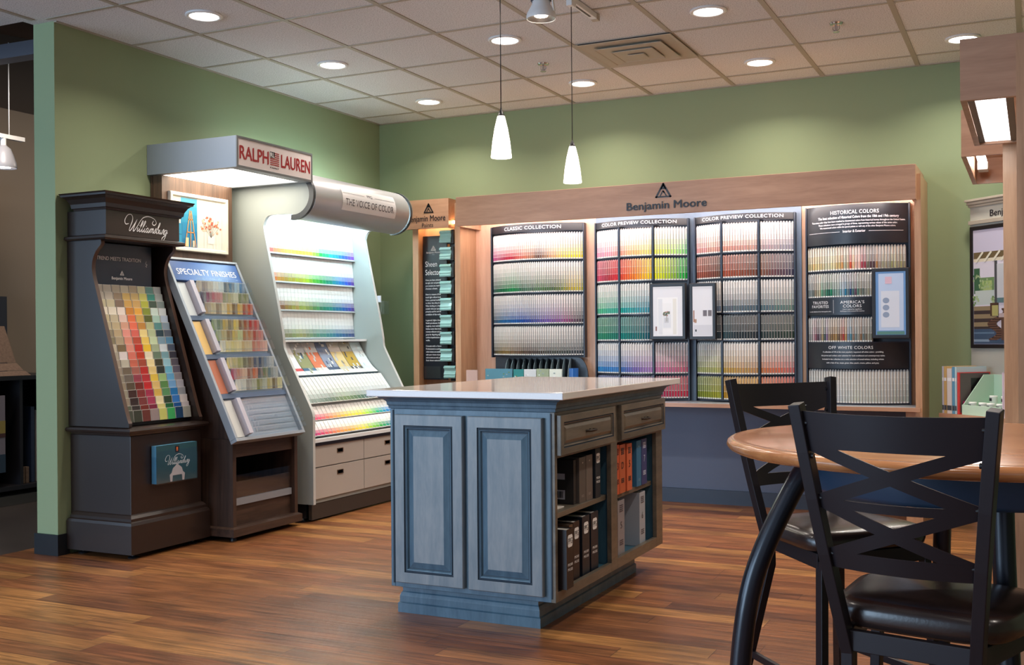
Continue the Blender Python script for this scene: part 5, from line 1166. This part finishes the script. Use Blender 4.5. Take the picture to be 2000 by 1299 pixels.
# ================================================================== RIGHT MAPLE CASEWORK
def light_case(label, x0, y0, y1, face_x, seen_d):
    t = T('light_box_cabinet', label, 'cabinet', (.1, (y0+y1)/2, 0))
    m = MB().box(x0, y0, 2.012, x0+.022, y1, 2.23).box(x0+.022, y0, 2.012, .33, y0+.022, 2.23).box(x0+.022, y1-.022, 2.012, .33, y1, 2.23).box(x0+.022, y0+.022, 2.21, .33, y1-.022, 2.23)
    P('light_box', m, M_maple, t)
    if seen_d:
        P('diffuser', MB().box(x0+.045, y0+.04, 2.022, -.085, y1-.03, 2.025), glow('case_diffuser', (1, .95, .92), 3.2), t)
        m = MB()
        for k in range(22): m.box(x0+.046+k*.0045, y0+.04, 2.0205, x0+.0475+k*.0045, y1-.03, 2.0219)
        P('diffuser_ribs', m, mat('ribs', (230, 230, 230), .4), t)
        P('dark_edge', MB().box(x0+.0225, y0+.0225, 2.02, x0+.044, y1-.0225, 2.04).box(-.084, y0+.0225, 2.02, -.06, y1-.0225, 2.04), mat('edge_greybrown', (104, 96, 92), .5), t)
    else:
        P('light_tube', MB().tube([(x0+.06, y0+.1, 2.10), (x0+.06, y1-.28, 2.10)], .022, 12), G_tube, t)
        P('lamp_holder', MB().box(x0+.035, y1-.24, 2.06, x0+.085, y1-.12, 2.10), M_white, t)
        P('box_lining', MB().box(x0+.023, y0+.023, 2.15, .32, y1-.023, 2.152), M_maplev, t)
    return t
t = light_case('near maple light box cabinet with a glowing ribbed diffuser, right edge of the room', -.23, 4.145, 5.17, -.08, True)
P('side_panel', rbox(-.05, 4.123, 0, .33, 4.1445, 2.20), M_maplev, t)
P('base_cabinet', rbox(-.06, 4.17, .08, .33, 5.10, .70), M_maplev, t)
d = P('door', rbox(-.081, 4.30, .10, -.0605, 4.70, .68), M_maplev, t); P('knob', MB().tube([(-.081, 4.36, .42), (-.10, 4.36, .42)], [.006, .013], 12), M_black, d)
t = light_case('far maple light box cabinet with an exposed fluorescent tube, next to the corner poster', -.30, 5.45, 6.50, -.08, False)
P('side_panel', rbox(-.118, 5.20, 0, .33, 5.225, 2.20), M_maplev, t)
P('back_panel', rbox(.31, 5.23, .0, .33, 6.45, 2.0), M_maplev, t)
area('case_glow', (-.14, 4.6, 2.018), (0, 0, -1), .12, .7, 3, (1, .94, .88), parent=None)

# ================================================================== CORNER DISPLAY (diagonal)
ang = math.radians(-45)
t = T('corner_display', 'pale cream diagonal corner display with a moulded cornice and black lettering', 'display stand', (-.36, 7.45, 0), ang)
# local: x runs toward right-near, y into the corner
P('panel', rbox(0, 0, 0, .80, .03, 2.0), mat('cream_panel', (186, 184, 172), .6), t)
P('cornice', MB().box(-.02, -.03, 2.02, .80, .03, 2.035).box(-.012, -.02, 2.0005, .80, .03, 2.0195).box(-.006, -.012, 1.985, .80, -.0005, 2.0), mat('cornice_cream', (178, 168, 152), .5), t, bevel=.002)
P('lower_rail', MB().box(-.004, -.014, 1.875, .80, -.0005, 1.90), mat('cornice_cream', (178, 168, 152), .5), t, bevel=.002)
P('shelf', rbox(.05, -.30, .67, .64, -.0005, .6945), M_maple, t)
fr = FR((.0, -.001, 0), (1, 0, 0), (0, 0, 1), (0, -1, 0))
m = MB().text('Benjamin Moore', fr, .042, .17, 1.915, width=.42, bold=.02, align='L'); logo(m, fr, .06, .38, 1.962); P('lettering', m, M_btext, t, fix=False)
p = T('corner_poster', 'black-framed poster of a porch with a wicker chair on the diagonal corner display', 'framed poster', (0, 0, 0), 0)
p.location = (-.36, 7.45, 0); p.rotation_euler = (0, 0, ang)
fr = FR((.02, -.0155, 1.095), (1, 0, 0), (0, 0, 1), (0, -1, 0)); w, h = .62, .765
P('frame', MB().nest(fr, w, h, [(0, -.014), (0, .008), (.004, .01), (.02, .01), (.024, .003)], [0]*5), M_black, p, fix=False)
m = MB(); k_ = [0]
def Q(u0, v0, u1, v1, h_): k_[0] += 1; m.obox(fr, u0, v0, .0035, u1, v1, .004+k_[0]*.00004, col=hx(h_))
Q(.025, .025, w-.025, h-.025, 'C8C4D8'); Q(.028, .028, w-.028, .60, 'D4D0DC')
Q(.028, .55, .36, .60, '6C5C40'); Q(.028, .54, .36, .56, 'D8D0B8'); 
for k in range(5): m.stroke([(.05+k*.07, .54), (.11+k*.07, .60)], .014, fr, .0062, smooth=False)
for q in range(len(m.f)-5, len(m.f)): m.col[q] = hx('E0DCC8')
Q(.035, .36, .20, .44, '6C8C5C'); Q(.03, .34, .08, .50, '3C6448'); Q(.10, .36, .18, .42, 'A4B878'); Q(.04, .27, .20, .36, 'B8C4C0')
for x, y, s_, c in ((.05, .44, .03, '3C6448'), (.10, .40, .035, '7C9C60'), (.15, .40, .03, '98B070'), (.04, .30, .03, '6C8C54'), (.19, .30, .02, '708C58')):
    for k in range(14): a = rnd.uniform(0, 6.28); r_ = s_*math.sqrt(rnd.random()); Q(x+r_*math.cos(a)-.006, y+r_*math.sin(a)-.006, x+r_*math.cos(a)+.006, y+r_*math.sin(a)+.006, c if k % 2 else 'A0B488')
Q(.205, .24, .225, .54, '484C50'); Q(.285, .24, .297, .57, '3C3C40'); Q(.225, .30, .285, .52, 'C4C8CC'); Q(.225, .28, .36, .31, '5C7C80')
for k in range(3): Q(.03, .235-k*.05, .22, .262-k*.05, '8C7C60'); Q(.03, .21-k*.05, .22, .235-k*.05, '3C3434')
Q(.03, .028, .30, .12, '3C5068'); Q(.03, .04, .16, .055, '7C90A4'); Q(.03, .09, .2, .10, '5C748C')
for k in range(40):   # wicker chair
    a = k/40; Q(.155+.05*math.sin(a*9)+a*.08, .05+a*.19, .165+.05*math.sin(a*9)+a*.08+.06, .06+a*.19, ['503830', '6C5040', '3C2C28'][k % 3])
Q(.17, .20, .235, .28, '4C382C'); Q(.185, .20, .235, .265, 'A8A468'); Q(.26, .05, .36, .20, '5C4438'); Q(.24, .19, .30, .215, 'B8A8A8'); Q(.30, .03, .36, .09, 'D8D8D4')
P('print', m, M_card, p)
m = MB().text('GUILFORD GREEN', fr, .034, .13, .665, align='L', width=.42, bold=-.01).text('COLOR OF THE YEAR', fr, .034, .045, .618, align='L', width=.56, bold=-.01); P('lettering', m, mat('poster_grey_text', (92, 88, 100), .5), p, fix=False)
# books on the shelf (local frame of the display)
def loc_obj(name, mb, mats, lab, cat, grp=None, bevel=0):
    xs = [v.x for v in mb.v]; ys = [v.y for v in mb.v]; zs = [v.z for v in mb.v]; c = Vector(((min(xs)+max(xs))/2, (min(ys)+max(ys))/2, min(zs)))
    me = mkmesh(name, mb, mats, c); o = bpy.data.objects.new(name, me); COL.objects.link(o)
    o.rotation_euler = (0, 0, ang); o.location = Vector((-.36, 7.45, 0))+Matrix.Rotation(ang, 3, 'Z') @ c
    if bevel: b = o.modifiers.new('bevel', 'BEVEL'); b.width = bevel; b.segments = 2
    return tag(o, lab, cat, grp)
Zs = .6955
bk = [(.07, .014, .29, 'B8B8C8', 'thin pale lilac magazine at the left end of the corner shelf'), (.086, .022, .29, 'C8A468', 'tan-spined book second on the corner shelf'), (.112, .040, .277, 'D4CCC8', 'thick off-white book on the corner shelf'), (.156, .022, .288, '5C94B4', 'blue-spined book on the corner shelf'), (.18, .014, .288, 'B0CCD4', 'thin pale blue book on the corner shelf')]
for x, w_, h_, c, l in bk:
    m = MB().box(x, -.29, Zs, x+w_, -.06, Zs+h_, col=hx(c)); m.box(x+.001, -.2905, Zs+.02, x+w_-.001, -.2901, Zs+.05, col=hx('404850')); m.box(x+.002, -.2905, Zs+.2, x+w_-.002, -.2901, Zs+.22, col=hx('E8E8E8'))
    loc_obj('book', m, M_card, l, 'book', 'books at the left end of the corner shelf')
m = MB().box(.198, -.288, Zs, .214, -.05, Zs+.255, col=hx('C83C3C')); fr_b = None
m.box(.2142, -.28, Zs+.01, .215, -.06, Zs+.25, col=hx('585050')); m.box(.215, -.20, Zs+.08, .2155, -.10, Zs+.22, col=hx('141414')); m.box(.215, -.26, Zs+.01, .2155, -.22, Zs+.08, col=hx('C83478'))
loc_obj('book', m, M_card, 'red-spined book with a dark cover beside the mint sample crate', 'book')
# mint crate with pots
cx0, cx1 = .232, .548
m = MB().box(cx0, -.285, Zs, cx1, -.277, Zs+.06).box(cx0, -.045, Zs, cx1, -.037, Zs+.24).box(cx0, -.277, Zs, cx1, -.045, Zs+.006)
for x in (cx0, cx1-.006):
    pr = [(-.277, Zs+.0062), (-.277, Zs+.06), (-.12, Zs+.24), (-.045, Zs+.24), (-.045, Zs+.0062)]
    m.prism(pr, lambda p_, q, a: (a, p_, q), x, x+.006)
m.box(cx0+.0062, -.19, Zs+.0062, cx1-.0062, -.186, Zs+.045).box(cx0+.0062, -.186, Zs+.041, cx1-.0062, -.0455, Zs+.045)
loc_obj('sample_crate', m, mat('mint_crate', (176, 204, 184), .5), 'mint green stepped crate holding white sample pots on the corner shelf', 'crate', bevel=.001)
for r in range(2):
    for k in range(4 if r == 0 else 3):
        x = [[.262, .345, .41, .485], [.33, .425, .50]][r][k]; y = -.23 if r == 0 else -.135; z = Zs+.0065 if r == 0 else Zs+.0455
        m = MB().lathe([(.021, 0), (.0225, .06), (.0235, .062), (.0235, .07), (0, .071)], (x, y, z), 20)
        m.box(x-.009, y-.0245, z+.038, x+.009, y-.0225, z+.056, 1)
        loc_obj('sample_pot', m, [mat('pot_white', (226, 226, 222), .35), M_btext], 'white sample pot with black label, %s in the %s row of the mint crate' % (ordn(k+1), ['front', 'rear'][r]), 'pot', 'white sample pots in the mint crate')
for k, (c, l) in enumerate((('C8B8C8', 'pale magazine upright just right of the mint crate'), ('D8C8CC', 'second pale magazine right of the mint crate'), ('E0D4D4', 'third pale magazine right of the mint crate'), ('D85838', 'orange-red magazine leaning against the maple panel'))):
    m = MB().box(.556+k*.013, -.285, Zs, .566+k*.013, -.08, Zs+.265-.004*k, col=hx(c)); loc_obj('magazine', m, M_card, l, 'magazine', 'magazines right of the mint crate')
# ================================================================== ADJOINING SHOWROOM (seen past the wall end)
AX = -6.66
t = T('flooring_rack', 'black floor rack of carpet samples seen past the end of the green wall', 'display rack', (-6.9, 5.4, 0))
Mk = mat('rack_black', (36, 34, 38), .45)
P('base', rbox(-7.5, 4.3, 0, AX, 6.1, .07), mat('base_greywood', (88, 80, 72), .6), t)
P('bottom_shelf', rbox(-7.5, 4.3, .11, AX+.02, 6.1, .14), Mk, t); P('deck', rbox(-7.5, 4.3, .905, AX+.02, 6.1, .935), Mk, t)
P('back_panel', rbox(-7.52, 4.3, 0, -7.5, 6.1, 1.55), Mk, t)
for y in (4.3, 5.14, 5.52, 6.08): P('upright', rbox(-7.4, y, .1405, AX, y+.025, .9045), Mk, t)
P('post', rbox(-7.0, 5.43, 1.31, -6.92, 5.55, 1.58), mat('post_slate', (64, 62, 74), .4), t)
for z in (1.33, 1.44, 1.52): P('rail', MB().tube([(-6.96, 4.3, z), (-6.96, 5.43, z)], .012, 8), M_chrome, t)
M_carpet = mat('carpet_tweed', (128, 104, 88), .95, bump=.8, bscale=90, var=.35, vscale=60)
for k, (z0, z1, x0, x1, l) in enumerate(((1.03, 1.30, -6.96, -6.84, 'large mottled brown carpet sample leaning on the black rack'), (.972, 1.025, -6.83, -6.76, 'middle folded brown carpet sample on the black rack'), (.9365, .968, -6.74, -6.68, 'lowest brown carpet sample on the black rack deck'))):
    m = MB().prism([(x1, z0), (x1+.02, z0), (x0+.02, z1), (x0, z1)], lambda p_, q, a: (p_, a, q), 4.6, 5.62)
    o = P('carpet_sample', m, M_carpet); tag(o, l, 'carpet sample', 'carpet samples on the black rack')
for k in range(3):
    m = MB().box(-7.1, 5.65+k*.05, .142, -6.70, 5.68+k*.05, .70-.03*k, col=hx(['303C54', 'B8B0A8', '28304A'][k])); o = P('sample_folder', m, M_card); tag(o, ['navy sample folder with rivets', 'pale-edged sample folder', 'dark blue sample folder'][k]+' standing in the black rack', 'folder', 'folders in the black rack')
for k in range(2):
    m = MB().box(-6.95, 5.56+k*.035, .142, -6.69, 5.585+k*.035, .26); o = P('stone_sample', m, M_carpet); tag(o, ['speckled beige sample block, nearer of two', 'speckled beige sample block, farther of two'][k]+', low in the black rack', 'sample', 'beige sample blocks in the rack')
m = MB().box(AX+.022, 4.8, .25, AX+.03, 5.37, .80, col=hx('8C8088')); m.box(AX+.0301, 4.8, .25, AX+.032, 5.37, .38, col=hx('384858')); m.box(AX+.0301, 5.2, .53, AX+.032, 5.37, .62, col=hx('A89050')); m.box(AX+.0301, 5.1, .50, AX+.0325, 5.37, .53, col=hx('583838'))
o = P('poster', m, M_card); tag(o, 'muted lifestyle poster panel low on the front of the black rack', 'poster')
t = T('standing_sign', 'white standing sign with big dark green letters in the adjoining showroom', 'sign', (-6.9, 5.2, 1.56))
P('panel', MB().box(-6.93, 4.7, 1.56, -6.92, 5.40, 2.03, col=hx('B4BCC0')).box(-6.9199, 4.7, 1.58, -6.918, 5.40, 1.72, col=hx('5C8488')), M_card, t)
fr = FR((-6.917, 5.37, 1.56), (0, 1, 0), (0, 0, 1), (1, 0, 0)); m = MB()
Mg = mat('sign_green', (36, 84, 76), .5)
m.text('INSPIRED', fr, .105, 0, .32, align='R', width=.62, bold=.04).text('YOUR', fr, .105, 0, .19, align='R', width=.42, bold=.04).text('CENTRAL', fr, .045, 0, .115+.005, align='R', width=.36, bold=.03) if False else m.text('ED', fr, .10, 0, .325, align='R', width=.155, bold=.04).text('UR', fr, .10, 0, .205, align='R', width=.165, bold=.04).text('TRAL', fr, .042, 0, .165-.012, align='R', width=.15, bold=.01)
P('lettering', m, Mg, t, fix=False)
m = MB().text('onboard', fr, .02, 0, .10, align='R', width=.12).text('out home.', fr, .02, 0, .06, align='R', width=.13); P('lettering', m, M_wtext, t, fix=False)
for lx, ly in ((-6.2, 5.0), (-6.0, 7.4)): area('showroom_fill', (lx, ly, 3.0), (-.5, 0, -1), .3, .3, 16, (1, .84, .7))  # unseen fill lights added to lift the dark adjoining room
# timber surround, plain panels
o = T('timber_surround', 'dark timber opening surround with a pale post in the adjoining showroom', 'wood surround', (-7.6, 5.4, 0))
P('post', rbox(-7.56, 5.93, 0, -7.54, 6.02, 2.3), mat('post_tan', (150, 116, 92), .6), o); P('lintel', rbox(-7.62, 4.3, 2.34, -7.525, 6.0, 2.46), M_walnutH, o)
P('panel', rbox(-7.64, 4.3, 1.56, -7.58, 5.92, 3.05), wood('dark_timber', (62, 38, 28), (112, 70, 46), (1, 1, 8), .5), o)
P('bracket', MB().prism([(5.75, 2.34), (5.92, 2.34), (5.92, 2.1)], lambda p_, q, a: (a, p_, q), -7.57, -7.55), M_walnutH, o)
P('wall_panel', rbox(-7.70, 6.03, 0, -7.6, 7.6, 3.1), mat('taupe_panel', (140, 124, 106), .7), o)
# duct, beams
o = P('duct', MB().tube([(-7.4, 4.3, 3.83), (-6.3, 7.8, 3.83)], .32, 32), mat('duct_brown', (70, 52, 44), .6)); tag(o, 'round brown air duct overhead past the end of the green wall', 'duct')
o = P('roof_beam', MB().bar((-7.8, 5.0, 3.12), (-5.05, 5.6, 3.30), .12, .10).bar((-6.9, 5.1, 3.05), (-5.3, 5.9, 3.62), .05, .05).box(-6.94, 5.06, 2.95, -6.86, 5.14, 3.15), mat('steel_grey', (92, 96, 108), .5)); tag(o, 'grey steel roof beam and brace past the end of the green wall', 'beam')
# track and spot
t = T('wall_track', 'short white light track in the adjoining showroom', 'light track', (-6.7, 5.2, 2.66)); P('rail', rbox(-6.72, 4.4, 2.655, -6.68, 5.60, 2.685), M_white, t); P('hanger', MB().tube([(-6.7, 5.48, 2.685), (-6.7, 5.48, 3.36)], .004, 6), M_white, t)
t = T('track_spot', 'white caged spot head below the short track in the adjoining showroom', 'spotlight', (-6.7, 5.43, 2.46))
P('shade', MB().lathe([(.09, 0), (.092, .01), (.086, .04), (.07, .09), (.05, .14), (.02, .165)], (-6.7, 5.43, 2.44), 28, cap=False), mat('spot_grey', (150, 152, 160), .35), t)
P('bulb', MB().lathe([(0, .003), (.05, .004)], (-6.7, 5.43, 2.44), 20, cap=False), glow('spot_bulb', (1, .85, .7), 18), t)
P('stem', MB().tube([(-6.7, 5.43, 2.60), (-6.7, 5.43, 2.655)], .02, 10), M_white, t)
